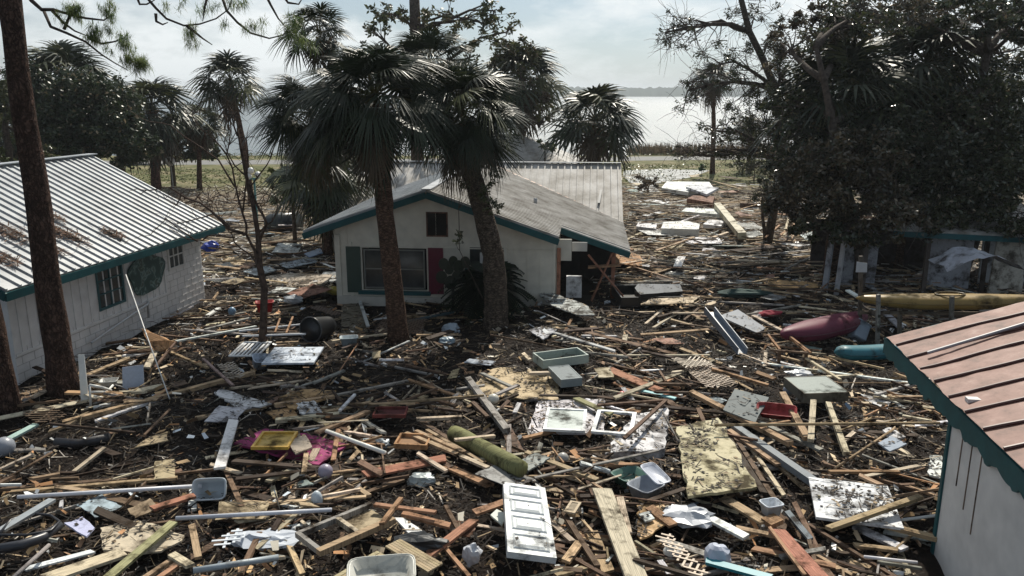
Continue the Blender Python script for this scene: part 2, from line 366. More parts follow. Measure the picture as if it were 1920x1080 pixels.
def window(F, b0, b1, z0, z1, parent, a=-.04, wall='v', mullions=(1, 2), frame=WHITE, pane='glass', sill=None, fw=.07):
    """F: local frame whose v axis is the wall normal pointing out of the wall (negative a = out)"""
    W = MB()
    def bx(m, x0, x1, z0_, z1_, d0, d1, c): m.lbox((F[0], F[1], F[3], F[2] * -1), x0, x1, z0_, z1_, d0, d1, c)
    for q in ((b0 - fw, b1 + fw, z0 - fw, z0), (b0 - fw, b1 + fw, z1, z1 + fw), (b0 - fw, b0, z0, z1), (b1, b1 + fw, z0, z1)): bx(W, *q, .0, .05, frame)
    for i in range(1, mullions[0]): x = b0 + (b1 - b0) * i / mullions[0]; bx(W, x - .018, x + .018, z0, z1, .006, .035, frame)
    for i in range(1, mullions[1]): zz = z0 + (z1 - z0) * i / mullions[1]; bx(W, b0, b1, zz - .02, zz + .02, .004, .036, frame)
    o = W.build('window', 'wall', parent)
    g = MB(); bx(g, b0, b1, z0, z1, .001, .012, (1, 1, 1)); g.build('pane', pane, o)
    if sill: s_ = MB(); bx(s_, b0 - .15, b1 + .15, z0 - fw - .09, z0 - fw - .002, .0, .12, (1, 1, 1)); s_.build('sill', sill, o)
    return o

# --- left cottage
def left_house():
    x, y, az, Lh, W, he, hr, oe, og = -11.75, 18.0, R(9.6), 8.3, 8.0, 2.72, 4.95, .57, .6
    F = frame_of(x, y, az); root = T('cottage', 'white block and board cottage with ribbed silver roof at the left edge', 'house', tuple(F[0]))
    wc = (.70, .69, .68)
    w_ = MB(); wf = (F[0], F[1], F[2], F[3])
    w_.lbox(wf, -.2, 0, 0, Lh, 0, he, wc); w_.lbox(wf, -W, -.2, 0, .2, 0, he, wc); w_.lbox(wf, -W, -.2, Lh - .2, Lh, 0, he, wc)
    kk = (hr - he) / (W / 2 + oe)
    for a in (0, Lh - .2):
        zt = he + oe * kk; mbp = [LP(F, a, -.0, he), LP(F, a, -W / 2, hr - .1), LP(F, a, -W, he)]
        w_.add(mbp + [p + F[2] * .2 for p in mbp], [(0, 2, 1), (3, 4, 5), (0, 1, 4, 3), (1, 2, 5, 4), (2, 0, 3, 5)], wc)
    # board and batten on the nearer part, block joints on the far part
    a = .25
    while a < 6.0:
        lo = 1.0
        w_.lbox(wf, -.001, .028, a - .02, a + .02, lo, he - .1, wc); a += .31
    w_.lbox(wf, .0, .035, .02, 6.15, .93, .999, wc)
    w_.lbox(wf, .0, .04, 6.12, 6.2, 1.0, he - .1, wc)
    w_.build('wall', 'wall', root)
    j = MB()      # mortar ridges of the block work
    for i in range(13):
        z = .2 * i + .1
        a0 = 6.2 if z > .93 else 0
        j.lbox(wf, -.001, .007, a0, Lh - .01, z - .006, z + .006, (.45, .44, .43))
        for q in np.arange(a0 + (.2 if i % 2 else .4), Lh - .1, .4): j.lbox(wf, -.001, .006, q - .006, q + .006, z, z + .2, (.45, .44, .43))
    j.build('block_joints', 'wall', root)
    # the wall's outward frame
    Fw = (F[0], F[2], F[1] * -1, F[3])
    window(Fw, 3.1, 4.1, 1.3, 2.4, root, mullions=(2, 3), frame=(.035, .10, .11), pane='glass')
    window(Fw, 6.45, 7.2, 1.7, 2.42, root, mullions=(3, 2), frame=(.65, .64, .62), pane='glass', sill=None)
    m = MB(); pts = []
    for k in range(26):
        an = 2 * math.pi * k / 26; rr = 1 + .07 * math.sin(5 * an) + .05 * math.sin(3 * an + 1)
        pts.append(F[0] + F[2] * (5.22 + .86 * rr * math.cos(an)) + F[1] * .09 + F[3] * (1.82 + .60 * rr * math.sin(an)))
    m.prism(pts, .05, (1, 1, 1), F[1]); o = m.build('painted_sign', 'mural', root)
    o['label'] = 'wavy edged board painted in dark sea greens'
    p = MB(True); p.tube([LP(F, 2.4, .16, .55), LP(F, 5.0, .16, .95), LP(F, 5.05, .1, 1.0), LP(F, 5.05, .08, .5)], .035, 8, (.6, .62, .64)); p.build('drain_pipe', 'clean', root)
    corrugated('roof', F, [(-og, -W / 2, hr), (Lh + og, -W / 2, hr), (Lh + og, oe, he), (-og, oe, he)], root, 'roof', pitch=.30, rib=.045, ribw=.06)
    corrugated('roof', F, [(-og, -W / 2, hr - .003), (Lh + og, -W / 2, hr - .003), (Lh + og, -W - oe, he), (-og, -W - oe, he)], root, 'roof', pitch=.45, rib=.04, ribw=.05)
    rc = MB(); rc.beam(LP(F, -og, -W / 2, hr + .055), LP(F, Lh + og, -W / 2, hr + .055), .34, .03, (1, 1, 1)); rc.build('ridge_cap', 'roof', root)
    fa = MB(); fa.lbox(wf, oe - .03, oe + .03, -og - .03, Lh + og + .03, he - .24, he - .045, (1, 1, 1))
    for a in (-og - .03, Lh + og - .0):
        for s in (0, -1):
            A = LP(F, a, oe if s == 0 else -W - oe, he - .14); B = LP(F, a, -W / 2, hr - .14); fa.beam(A, B, .05, .2, (1, 1, 1))
    fa.build('fascia', 'teal', root)
    return F
FL = left_house()

# --- middle cottage
def mid_house():
    x, y, az, W, he, hr, of, oe, Wr, back, zr, rl, rx, rw = -2.65, 25.416, .095, 3.129, 2.677, 4.05, .429, .906, 4.057, 1.686, 3.9, 4.172, 6.5, 11.7
    F = frame_of(x, y, az); root = T('cottage', 'white gabled cottage with teal trim and torn open right end, behind the palms', 'house', tuple(F[0]))
    wf = F; wc = (.66, .63, .54); k = (hr - he) / (W + oe)
    w_ = MB(); s = .0
    topz = lambda b: hr - k * abs(b) - .06
    def wall_poly(b0, b1, z0=0., holes=()):
        pass
    # front wall built around its openings, in vertical strips
    op = [(-2.25, -.12, .72, 2.12), (1.25, 2.45, 1.55, 2.25)]
    cuts = sorted({-W, -2.25, -.12, 0.0, 1.25, 2.45, Wr})
    for b0, b1 in zip(cuts[:-1], cuts[1:]):
        m_ = (b0 + b1) / 2; holes = [o for o in op if o[0] <= m_ <= o[1]]
        z0 = 0.
        segs = []
        if holes: segs = [(0, holes[0][2], None), (holes[0][3], None, None)]
        else: segs = [(0, None, None)]
        for za, zb, _ in segs:
            t0, t1 = (topz(b0), topz(b1)) if zb is None else (zb, zb)
            P = [LP(F, 0, b0, za), LP(F, 0, b1, za), LP(F, 0, b1, t1), LP(F, 0, b0, t0)]
            w_.add(P + [p + F[2] * .14 for p in P], [(0, 1, 2, 3), (7, 6, 5, 4), (0, 4, 5, 1), (1, 5, 6, 2), (2, 6, 7, 3), (3, 7, 4, 0)], wc)
    w_.lbox(F, -W, -W + .14, .141, 9.2, 0, he + .2, wc)
    w_.lbox(F, Wr - .14, Wr, 1.9, 7.5, 0, 2.3, wc)
    # shallow boards, corner posts
    for b in np.arange(-W + .4, Wr, .42):
        if any(o[0] - .2 < b < o[1] + .2 for o in op[:2]): continue
        w_.lbox(F, b - .012, b + .012, -.012, .001, .55, topz(b) - .02, wc)
    w_.lbox(F, -W - .02, -W + .16, -.05, .0, 0, 2.55, wc)
    w_.lbox(F, -W + .45, -W + .55, -.04, .0, .2, 2.3, wc)
    w_.lbox(F, -W, Wr, -.035, .0, 2.14, 2.17, wc)
    w_.lbox(F, -W, .9, -.06, .0, 0, .5, (.55, .53, .47))
    w_.build('wall', 'wall', root)
    Fw = F
    # large front window: two openings with frames, panes
    for b0, b1, z1 in ((-2.2, -1.45, 2.08), (-1.3, -.17, 2.08)):
        window(Fw, b0 + .05, b1 - .05, .82, z1 - .04, root, mullions=(1, 2), frame=(.20, .20, .18), fw=.045)
    sl = MB(); sl.lbox(F, -2.4, .0, -.14, -.002, .58, .70, (1, 1, 1)); sl.build('window_sill', 'teal', root)
    sh = MB(); sh.lbox(F, -2.78, -2.31, -.05, -.002, .62, 2.16, (.028, .06, .05)); o = sh.build('shutter', 'clean', root); o['label'] = 'dark green shutter'
    sh = MB(); sh.lbox(F, -.06, .43, -.05, -.002, .62, 2.16, (.13, .008, .03)); o = sh.build('shutter', 'clean', root); o['label'] = 'crimson shutter'
    v = MB()
    for q in ((-.06, .56, 2.52, 2.56), (-.06, .56, 3.28, 3.32), (-.1, -.06, 2.52, 3.32), (.56, .6, 2.52, 3.32)): v.lbox((F[0], F[1], F[3], F[2] * -1), *q, 0, .03, (.20, .10, .07))
    v = v.build('attic_vent', 'wood', root); d = MB(); d.lbox(F, -.06, .56, -.012, -.001, 2.56, 3.28, (1, 1, 1)); d.build('vent_shade', 'dark', v)  # vent hole is a near-black plate, its shade put into the colour
    window(Fw, 1.3, 2.4, 1.62, 2.2, root, mullions=(1, 1), frame=wc, fw=.09)
    sl = MB(); sl.lbox(F, 1.15, 2.55, -.12, -.002, 1.42, 1.52, (1, 1, 1)); sl.build('window_sill', 'teal', root)
    ac = MB(); ac.lbox(F, 1.65, 2.1, -.2, -.052, 1.7, 2.05, (.6, .6, .58)); ac.build('air_conditioner', 'clean', root)
    # torn right end: room shade painted as near-black sheets, hanging panels, meter box, posts
    dk = MB(); dk.lbox(F, Wr, rx - .5, 4.5, 4.6, 0, 1.85, (1, 1, 1)); dk.lbox(F, -W + .15, Wr - .15, 3.4, 3.5, 0, 2.6, (1, 1, 1)); dk.lbox(F, Wr - .14, Wr + 1.2, .6, 4.4, .05, .1, (1, 1, 1)); dk.build('room_shade', 'dark', root)
    pn = MB(); pn.lbox(F, Wr + .0, Wr + .5, .3, .36, 1.75, 2.45, wc); pn.build('wall_remnant', 'wall', root); pn = MB(); pn.lbox(F, Wr + .5, Wr + 1.0, .9, .95, 1.95, 2.25, (.5, .5, .48)); pn.build('wall_remnant', 'wall', root)
    mb = MB(); mb.lbox(F, Wr + .35, Wr + .85, .2, .4, .55, 1.25, (.55, .56, .56)); mb.lbox(F, Wr + .4, Wr + .46, .2, .4, .0, .55, (.3, .3, .3)); mb.build('meter_box', 'paint', root)
    for b, a, tp in ((rx - .55, 1.9, 1.6), (rx - .4, 5.5, 1.6), (Wr + .1, .1, 2.2)):
        ps = MB(); ps.beam(LP(F, a, b, 0), LP(F, a, b, tp), .12, .1, COL['terracotta']); ps.build('porch_post', 'wood', root)
    bd = MB(); bd.beam(LP(F, 1.6, 5.2, .0), LP(F, 1.7, 5.9, 1.75), .14, .05, COL['terracotta']); bd.beam(LP(F, 1.5, 6.4, .2), LP(F, 1.6, 5.1, 1.7), .12, .05, COL['terracotta']); bd.beam(LP(F, 1.7, 5.1, 1.25), LP(F, 1.7, 6.2, 1.35), .3, .05, COL['orange'])
    bd.build('wall_brace', 'wood', root)
    # roofs (a depth, b right)
    zb = lambda b: hr - k * abs(b)
    mb = MB()
    R_ = [(-of, 0), (-of, rl), (back, rl), (back, rx), (7.8, rx), (rw - .05, .46), (rw - .05, 0)]
    mb.prism([LP(F, a, b, zb(b)) for a, b in R_], .04, (1, 1, 1))
    n = Vector(F[1] * k + F[3]).normalized()
    a = -of + .04
    while a < rw - .1:
        b0 = 0.05
        b1 = rl if a < back else rx
        if a > 7.8: b1 = rx - (a - 7.8) / (rw - 7.8) * (rx - .46)
        off = n * .022
        mb.beam(LP(F, a, b0, zb(b0)) + off, LP(F, a, b1, zb(b1)) + off, .07, .042, (1, 1, 1), up=n)
        a += .25
    mb.build('roof', 'roofgray', root)
    corrugated('roof', F, [(-of, -.001, hr), (rw - .05, -.001, hr), (9.2, -W - oe, he), (-of, -W - oe, he)], root, 'roof', pitch=.25, rib=.045, ribw=.06)
    rs = .51; corrugated('roof', F, [(rw, -6.3, zr), (rw, rx, zr), (7.6, rx, zr - rs * (rw - 7.6)), (7.6, -6.3, zr - rs * (rw - 7.6))], root, 'roofgray', pitch=.3, rib=.05, ribw=.06)
    corrugated('roof', F, [(rw + .002, rx, zr), (rw + .002, -6.3, zr), (rw + 4.2, -6.3, zr - rs * 4.2), (rw + 4.2, rx, zr - rs * 4.2)], root, 'roofgray', pitch=.3, rib=.05, ribw=.06)
    rc = MB(); rc.beam(LP(F, -of, 0, hr + .04), LP(F, 10.5, 0, hr + .04), .3, .025, (1, 1, 1)); rc.beam(LP(F, rw, -6.3, zr + .05), LP(F, rw, rx, zr + .05), .3, .025, (1, 1, 1)); rc.build('ridge_cap', 'roof', root)
    vb = MB(); vb.beam(LP(F, 7.8, rx, zb(rx) + .03), LP(F, rw - .05, .46, zb(.46) + .03), .12, .02, (.28, .13, .07)); vb.build('valley_flashing', 'paint', root)
    st = MB(True); st.tube([LP(F, 4.6, 3.1, zb(3.1) - .02), LP(F, 4.6, 3.1, zb(3.1) + .22)], .07, 10, (.3, .32, .34)); st.build('vent_pipe', 'clean', root)
    hk = MB(); hk.beam(LP(F, 9.6, 5.6, 2.95), LP(F, 8.7, 5.5, 2.5), .1, .06, (.12, .13, .14)); hk.build('roof_bracket', 'clean', root)
    fa = MB()
    fa.beam(LP(F, -of - .03, -W - oe, he - .14), LP(F, -of - .03, 0.0, hr - .14), .05, .2, (1, 1, 1))
    fa.beam(LP(F, -of - .03, .0, hr - .141), LP(F, -of - .03, rl, zb(rl) - .14), .051, .2, (1, 1, 1))
    fa.beam(LP(F, back - .03, rl - .1, zb(rl - .1) - .14), LP(F, back - .03, rx, zb(rx) - .14), .05, .2, (1, 1, 1))
    fa.beam(LP(F, -of, -W - oe, he - .12), LP(F, 9.2, -W - oe, he - .12), .04, .16, (1, 1, 1))
    fa.build('fascia', 'teal', root)
    bw = MB(); bw.lbox(F, -6.0, -5.8, 8.3, 15, 0, 2.2, wc); bw.lbox(F, -6.0, rx - .3, 15, 15.2, 0, 2.0, wc); bw.lbox(F, -5.8, -W, 8.3, 8.5, 0, 2.0, wc); bw.lbox(F, rx - .5, rx - .3, 8.3, 15, 0, 1.9, wc); bw.build('wall', 'wall', root)
    return F
FM = mid_house()

def far_house():
    F = frame_of(-1.2, 46.5, .1); root = T('house', 'low house with grey hipped roof showing behind the middle cottage', 'house', tuple(F[0]))
    m = MB(); m.lbox(F, -3.4, 4.3, 0, 7, 0, 2.9, (.5, .5, .48)); m.build('wall', 'wall', root)
    h, t = 2.9, 4.6
    e = [LP(F, -.4, -3.9, h), LP(F, -.4, 5.0, h), LP(F, 7.4, 5.0, h), LP(F, 7.4, -3.9, h), LP(F, 3.3, 1.0, t), LP(F, 3.7, 1.3, t)]
    m = MB(); m.add(e, [(0, 1, 5, 4), (1, 2, 5), (2, 3, 4, 5), (3, 0, 4)], (1, 1, 1)); m.build('roof', 'roofgray', root)
far_house()

# --- right shed with the pink roof
def right_shed():
    x, y, az, z0, rise = 6.92, 14.15, R(8.4), 2.62, .34
    F = frame_of(x, y, az); root = T('shed', 'white shed with rusty pink seamed roof and scalloped teal fascia at lower right', 'shed', (6.45, 10.9, 0))
    L_ = 10.; Wd = 5.0
    # roof plane: depth a from -10..0, b 0..5 rising
    P = [LP(F, a, b, z0 + rise * b) for a, b in ((0, 0), (0, Wd), (-L_, Wd), (-L_, 0))]
    m = MB()
    nseg = 14
    # sheet with gentle dents
    gx, gy = 26, 60
    V = []
    for j in range(gy + 1):
        for i in range(gx + 1):
            a = -L_ * j / gy; b = Wd * i / gx
            dz = .035 * noise.noise(Vector((a * 1.1, b * 1.1, 5))) + .012 * noise.noise(Vector((a * 4, b * 4, 5)))
            V.append(LP(F, a + (.05 * noise.noise(Vector((b * 2, 0, 1))) if j == 0 else 0), b + (.05 * noise.noise(Vector((a * 3, 0, 7))) if i == 0 else 0), z0 + rise * b + dz))
    m.add(V, [(j * (gx + 1) + i, (j + 1) * (gx + 1) + i, (j + 1) * (gx + 1) + i + 1, j * (gx + 1) + i + 1) for j in range(gy) for i in range(gx)], (1, 1, 1)); m.smooth = True
    m.build('roof', 'pinkroof', root)
    s = MB()
    for a in np.arange(-.55, -L_, -.62):
        pts = [LP(F, a + .02 * math.sin(b * 3 + a), b, z0 + rise * b + .02 + .035 * noise.noise(Vector((a * 1.1, b * 1.1, 5)))) for b in np.linspace(.0, Wd, 24)]
        s.tube(pts, .026, 6, (.10, .04, .03))
    s.tube([LP(F, -1.35, .25, z0 + .15), LP(F, -.75, Wd, z0 + rise * Wd + .08)], .028, 6, (.3, .3, .32))
    s.build('roof_seams', 'clean', root)
    # soffit structure, fascia with scallops
    f = MB(); top = []; bot = []; k = 200
    for i in range(k + 1):
        a = .02 - L_ * i / k; top.append((a, z0 - .01)); ph = (a * 1.55) % 1.0
        d = .26 + .07 * abs(math.sin(a * 5.2)) + (.04 if (a * 1.3) % 1 < .18 else 0)
        bot.append((a, z0 - d))
    Vt = [LP(F, a, -.03, z) for a, z in top]; Vb = [LP(F, a, -.03, z) for a, z in bot]
    n = k + 1; V = Vt + Vb + [p + F[1] * .035 for p in Vt] + [p + F[1] * .035 for p in Vb]
    fs = [(i, i + 1, i + 1 + n, i + n) for i in range(k)] + [(i + 2 * n, i + 3 * n, i + 1 + 3 * n, i + 1 + 2 * n) for i in range(k)] + [(i + n, i + 1 + n, i + 1 + 3 * n, i + 3 * n) for i in range(k)] + [(0, n, 3 * n, 2 * n)]
    f.add(V, fs, (1, 1, 1)); f.build('fascia', 'teal', root)
    g = MB(); g.beam(LP(F, .02, 0, z0 - .1), LP(F, .02, Wd, z0 + rise * Wd - .1), .04, .16, (1, 1, 1)); g.build('fascia', 'teal', root)
    w_ = MB(); wf = (Vector((6.47, 10.95, 0)), F[1], F[2], F[3]); wc = (.72, .70, .67)
    w_.lbox(wf, 0, .12, -7.5, 0, 0, z0 - .1, wc); w_.lbox(wf, .12, 4.2, -.12, 0, 0, z0 + .1, wc); w_.build('wall', 'wall', root)
    b = MB()
    for i, a in enumerate((-.42, -.74, -1.06)): b.lbox(wf, -.012, -.001, a - .008, a + .008, 1.5 - .2 * i, z0 - .2, (.22, .16, .12))
    b.build('batten', 'wood', root)
    c = MB(); c.lbox(wf, -.03, .06, .001, .08, 0, z0 - .12, (1, 1, 1)); c.build('corner_board', 'teal', root)
    return F
FR = right_shed()

# --- wrecked shed under the oaks
def wreck_shed():
    b0 = G(1600, 560); root = T('wrecked_shed', 'wrecked open shed in dark shade under the right-hand oaks', 'shed', (b0.x, b0.y, 0))
    F = frame_of(b0.x, b0.y, .1)
    for (b, a, w, h, col) in ((-.95, .2, .18, 2.3, (.36, .38, .42)), (-.6, 0, .14, 2.0, (.5, .5, .52)), (.25, 0, .16, 2.5, (.12, .1, .09)), (2.3, 0, .14, 2.4, (.1, .08, .07)), (4.4, .4, .14, 2.4, (.1, .08, .07))):
        m = MB(); m.beam(LP(F, a, b, 0), LP(F, a + .1, b + (.12 if b < 0 else .03), h), w, .1, col); m.build('post', 'paint', root)
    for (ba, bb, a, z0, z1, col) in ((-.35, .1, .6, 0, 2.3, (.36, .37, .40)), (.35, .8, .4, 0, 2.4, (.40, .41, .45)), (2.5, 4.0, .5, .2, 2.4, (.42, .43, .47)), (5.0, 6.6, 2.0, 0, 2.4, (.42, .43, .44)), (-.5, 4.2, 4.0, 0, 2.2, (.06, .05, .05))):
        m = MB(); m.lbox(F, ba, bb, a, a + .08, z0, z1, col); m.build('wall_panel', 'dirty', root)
    m = MB(); m.prism([LP(F, -.5, .9, 2.55), LP(F, -.5, 6.5, 2.35), LP(F, 5, 6.5, 3.6), LP(F, 5, .9, 3.7)], .06, (1, 1, 1)); m.build('roof', 'roofgray', root)
    m = MB(); m.beam(LP(F, -.55, .9, 2.42), LP(F, -.55, 6.5, 2.22), .04, .18, (1, 1, 1)); m.build('fascia', 'teal', root)
wreck_shed()

# ------------------------------------------------------------------ vegetation
def rot_to(d):
    """(n,3) unit directions -> orthonormal frames X(=dir),Y,Z as arrays"""
    d = d / np.linalg.norm(d, axis=1, keepdims=True)
    up = np.tile([0, 0, 1.], (len(d), 1)); s = np.cross(d, up); ln = np.linalg.norm(s, axis=1, keepdims=True)
    s = np.where(ln < .05, np.array([[1., 0, 0]]), s / np.maximum(ln, 1e-6)); n = np.cross(s, d); return d, s, n
def palm_leaf(nl=22, blade=1.12, pet=1.05, fan=R(112), lw=.038, droop=.5):
    """one fan leaf along +X; quads (k,4,3) and a shade tag per quad"""
    q = []; t = []
    # petiole: thin box of two crossed strips, arching
    P = [np.array([pet * s, 0, -.10 * pet * s * s]) for s in (0, .5, 1)]
    for i in (0, 1):
        for off in (np.array([0, .018, 0]), np.array([0, 0, .018])): q.append([P[i] - off, P[i + 1] - off, P[i + 1] + off, P[i] + off]); t.append(1)
    hub = P[2]
    for j in range(nl):
        an = fan * (2 * (j + .5) / nl - 1) + nr.normal() * .03
        Ln = blade * (1 - .25 * (abs(an) / fan) ** 2) * nr.uniform(.88, 1.05)
        costa = .28 * blade * math.cos(an * .6)
        o = hub + np.array([costa * max(0, math.cos(an)) * .8, 0, -.02])
        d = np.array([math.cos(an), math.sin(an), 0]); sd = np.array([-math.sin(an), math.cos(an), 0])
        fold = .03 * (1 if j % 2 else -1)
        pts = []
        for s_, wd in ((0.0, .4), (.38, 1.), (.72, .7), (1.0, .06)):
            p = o + d * Ln * s_; p[2] += .12 * abs(math.sin(an)) * s_ - droop * Ln * max(0, s_ - .25) ** 1.7 * nr.uniform(.8, 1.3)
            pts.append((p, wd * lw))
        for a, b in zip(pts[:-1], pts[1:]):
            q.append([a[0] - sd * a[1] + [0, 0, fold * a[1] * 8], b[0] - sd * b[1], b[0] + sd * b[1], a[0] + sd * a[1] - [0, 0, fold * a[1] * 8]]); t.append(0)
    return np.array(q), np.array(t)
LEAF_T = {}
def palm(name, label, trunk, r0, r1, crown, Rc, n=44, detail=22, elo=-75, ehi=85, lean=(0, 0), group='cabbage palms', dead=.25, bark_col=(.12, .072, .05), squash=1., asym=None):
    base = trunk[0]; root = T(name, label, 'palm tree', tuple(base), group)
    pts = []
    for i in range(len(trunk) - 1):
        for s in range(5): pts.append(Vector(trunk[i]).lerp(Vector(trunk[i + 1]), s / 5))
    pts.append(Vector(trunk[-1])); m = MB(True); k = len(pts)
    pts[0] = pts[0] - Vector((0, 0, .3))
    rads = [(r0 + (r1 - r0) * i / (k - 1)) * (1.25 if i == 0 else 1) * rng.uniform(.95, 1.05) for i in range(k)]
    m.tube(pts, rads, 14, bark_col, bumpy=.05); 
    # leaf bases (boots) near the crown
    tr = m.build('trunk', 'palmbark', root)
    bt = MB(); top = Vector(trunk[-1])
    for i in range(26):
        an = rng.uniform(0, 6.28); z = -rng.uniform(0, .9); d = Vector((math.cos(an), math.sin(an), .9)).normalized()
        o = top + Vector((math.cos(an) * r1 * .8, math.sin(an) * r1 * .8, z)); bt.beam(o, o + d * rng.uniform(.15, .35), .08, .03, jit((.15, .09, .05)))
    bt.build('leaf_bases', 'bark', root)
    key = detail
    if key not in LEAF_T: LEAF_T[key] = [palm_leaf(detail, lw=.029 * (30 / detail) ** .8, droop=nr.uniform(.35, 1.0)) for _ in range(6)]
    V = []; cols = []
    c = np.array(crown)
    for i in range(n):
        u = (i + .5) / n
        el = R(elo) + (R(ehi) - R(elo)) * u ** .85 + nr.normal() * .12
        az = i * 2.399963 + nr.normal() * .25
        if asym and nr.random() < asym[1]: az = asym[0] + nr.normal() * .7
        tq, tt = LEAF_T[key][i % 6]
        isdead = el < R(-28) and nr.random() < dead * 2.4
        sc = Rc / 2.15 * nr.uniform(.7, 1.14)
        d = np.array([math.cos(az) * math.cos(el) + lean[0], math.sin(az) * math.cos(el) + lean[1], math.sin(el) * squash])
        X, Y, Z = [q[0] for q in rot_to(d[None])]
        ro = nr.normal() * .5; Y2 = Y * math.cos(ro) + Z * math.sin(ro); Z2 = -Y * math.sin(ro) + Z * math.cos(ro)
        v = tq.reshape(-1, 3) * sc
        w_ = v[:, :1] * X + v[:, 1:2] * Y2 + v[:, 2:3] * Z2
        dist = np.linalg.norm(v, axis=1)
        w_[:, 2] -= .13 * dist ** 2 / max(Rc / 2.15, .4) * (1.1 if el > -.2 else .5)
        if isdead: w_[:, :2] *= .75
        V.append((w_ + c).reshape(-1, 4, 3))
        g = (.07, .05, .028) if isdead else ((.020, .030, .014) if nr.random() > .15 else (.065, .072, .026))
        g = np.array(g) * nr.uniform(.7, 1.35)
        cc = np.tile(g, (len(tq), 1)); cc[tt == 1] = np.array([.09, .085, .035]) * nr.uniform(.7, 1.2); cols.append(cc)
    arr_mesh('crown', np.concatenate(V), 4, np.concatenate(cols), 'palm', root)
    return root
def gnd(px, py): p = G(px, py, 0.05); return Vector((p.x, p.y, H(p.x, p.y)))
def leaf_quads(P, size, stretch=2.2, flat=.0, droop=0.):
    n = len(P); d = nr.normal(size=(n, 3)); d[:, 2] = d[:, 2] * .7 - droop; X, Y, Z = rot_to(d)
    ro = nr.uniform(0, 6.28, (n, 1)); S = Y * np.cos(ro) + Z * np.sin(ro)
    L_ = size * nr.uniform(.6, 1.35, (n, 1)); W_ = L_ / stretch
    return np.stack([P, P + X * L_ * .5 + S * W_ * .5, P + X * L_, P + X * L_ * .5 - S * W_ * .5], 1)
def blob_points(c, r, n, nclump, fill=.55):
    """leaf positions gathered in clumps through the volume of an ellipsoid"""
    c = np.array(c); r = np.array(r)
    d = nr.normal(size=(nclump, 3)); d /= np.linalg.norm(d, axis=1, keepdims=True)
    cc = d * (nr.random((nclump, 1)) ** (1 / 2.2)); cr_ = nr.uniform(.10, .26, nclump)
    nclump0 = nclump; cr_ = cr_ * .8; idx = nr.integers(0, nclump, n); q = nr.normal(size=(n, 3)) * .5
    P = cc[idx] + q * cr_[idx][:, None]
    return c + P * r, c + cc * r
def broad_tree(name, label, base, trunkpts, r0, r1, blobs, leaf=.13, cols=((.035, .05, .02),), cat='tree', group=None, bark_col=(.075, .06, .05), twigs=7, trunk_n=10, limbr=.12, leafmat='leaf', droop=.2, stretch=2.2, fine=0):
    root = T(name, label, cat, tuple(base), group)
    m = MB(True)
    if trunkpts:
        k = len(trunkpts); m.tube(trunkpts, [r0 + (r1 - r0) * i / (k - 1) for i in range(k)], trunk_n, bark_col, bumpy=.06)
    V = []; cols_ = []; lm = MB(True)
    for (c, r, n, ncl) in blobs:
        P, cl = blob_points(c, r, n, ncl)
        V.append(leaf_quads(P, leaf, stretch, droop=droop)); base_c = np.array(cols[nr.integers(0, len(cols))])
        k = nr.uniform(.6, 1.5, (n, 1)); cc = base_c * k; pick = nr.random(n) < .2; cc[pick] = np.array(cols[-1]) * 1.2; pick = nr.random(n) < .07; cc[pick] = np.array([.20, .16, .10]) * nr.uniform(.6, 1.3); cols_.append(cc)  # a few tan leaves: dead ones, their paler colour also stands for glints
        if trunkpts:
            cv = Vector(c); t0 = min(trunkpts, key=lambda p: (Vector(p) - cv).length + (1.5 if Vector(p).z > cv.z else 0)); t0 = Vector(t0)
            mid = t0.lerp(cv, .5) + Vector((rng.uniform(-.3, .3), rng.uniform(-.3, .3), .25 * r[2]))
            ln = (cv - t0).length; rr = min(limbr, .03 * ln + .03)
            path = [t0, t0.lerp(mid, .5) + Vector((0, 0, .1 * rng.uniform(-1, 2))), mid, mid.lerp(cv, .5) + Vector((rng.uniform(-.2, .2), 0, rng.uniform(-.1, .3))), cv]
            lm.tube(path, [rr, rr * .8, rr * .65, rr * .5, rr * .35], 6, bark_col)
            for j in range(min(twigs, len(cl))):
                e = Vector(cl[j]); a = path[rng.choice([2, 3, 4])]; q = a.lerp(e, .55) + Vector((rng.uniform(-.2, .2), rng.uniform(-.2, .2), rng.uniform(-.1, .3))) * (r[0] * .4)
                for _ in range(fine):
                    tp_ = [e.lerp(q, rng.random() * .7)]; dd = Vector((rng.gauss(0, 1), rng.gauss(0, .8), rng.gauss(0, .8) - .1)).normalized() * rng.uniform(.12, .34)
                    for _k in range(3): dd = (dd + Vector((rng.gauss(0, .1), rng.gauss(0, .1), rng.gauss(0, .1) - .01))); tp_.append(tp_[-1] + dd)
                    lm.tube(tp_, [.013, .010, .008, .004], 3, bark_col, cap=False)
                lm.tube([a, a.lerp(q, .5) + Vector((rng.uniform(-.1, .1), 0, rng.uniform(-.1, .1))), q, e], [rr * .3, rr * .24, rr * .16, rr * .07], 5, bark_col)
    if trunkpts: m.build('trunk', 'bark', root); 
    if lm.v: lm.build('limbs', 'bark', root)
    arr_mesh('crown', np.concatenate(V), 4, np.concatenate(cols_), leafmat, root)
    return root
def blobpx(px, py, Y, rpx, rpy=None, dens=1., ry=None, ncl=None, k=1.0):
    c = D(px, py, Y); d = Y / math.cos(PITCH); s = d / FPX; rx = rpx * s; rz = (rpy or rpx) * s; ryy = ry or rx * .8
    n = int(3500 * dens * rx * rz * k); return (tuple(c), (rx, ryy, rz), max(n, 40), ncl or max(12, int(22 * rx * rz * min(1, dens * 2.2))))

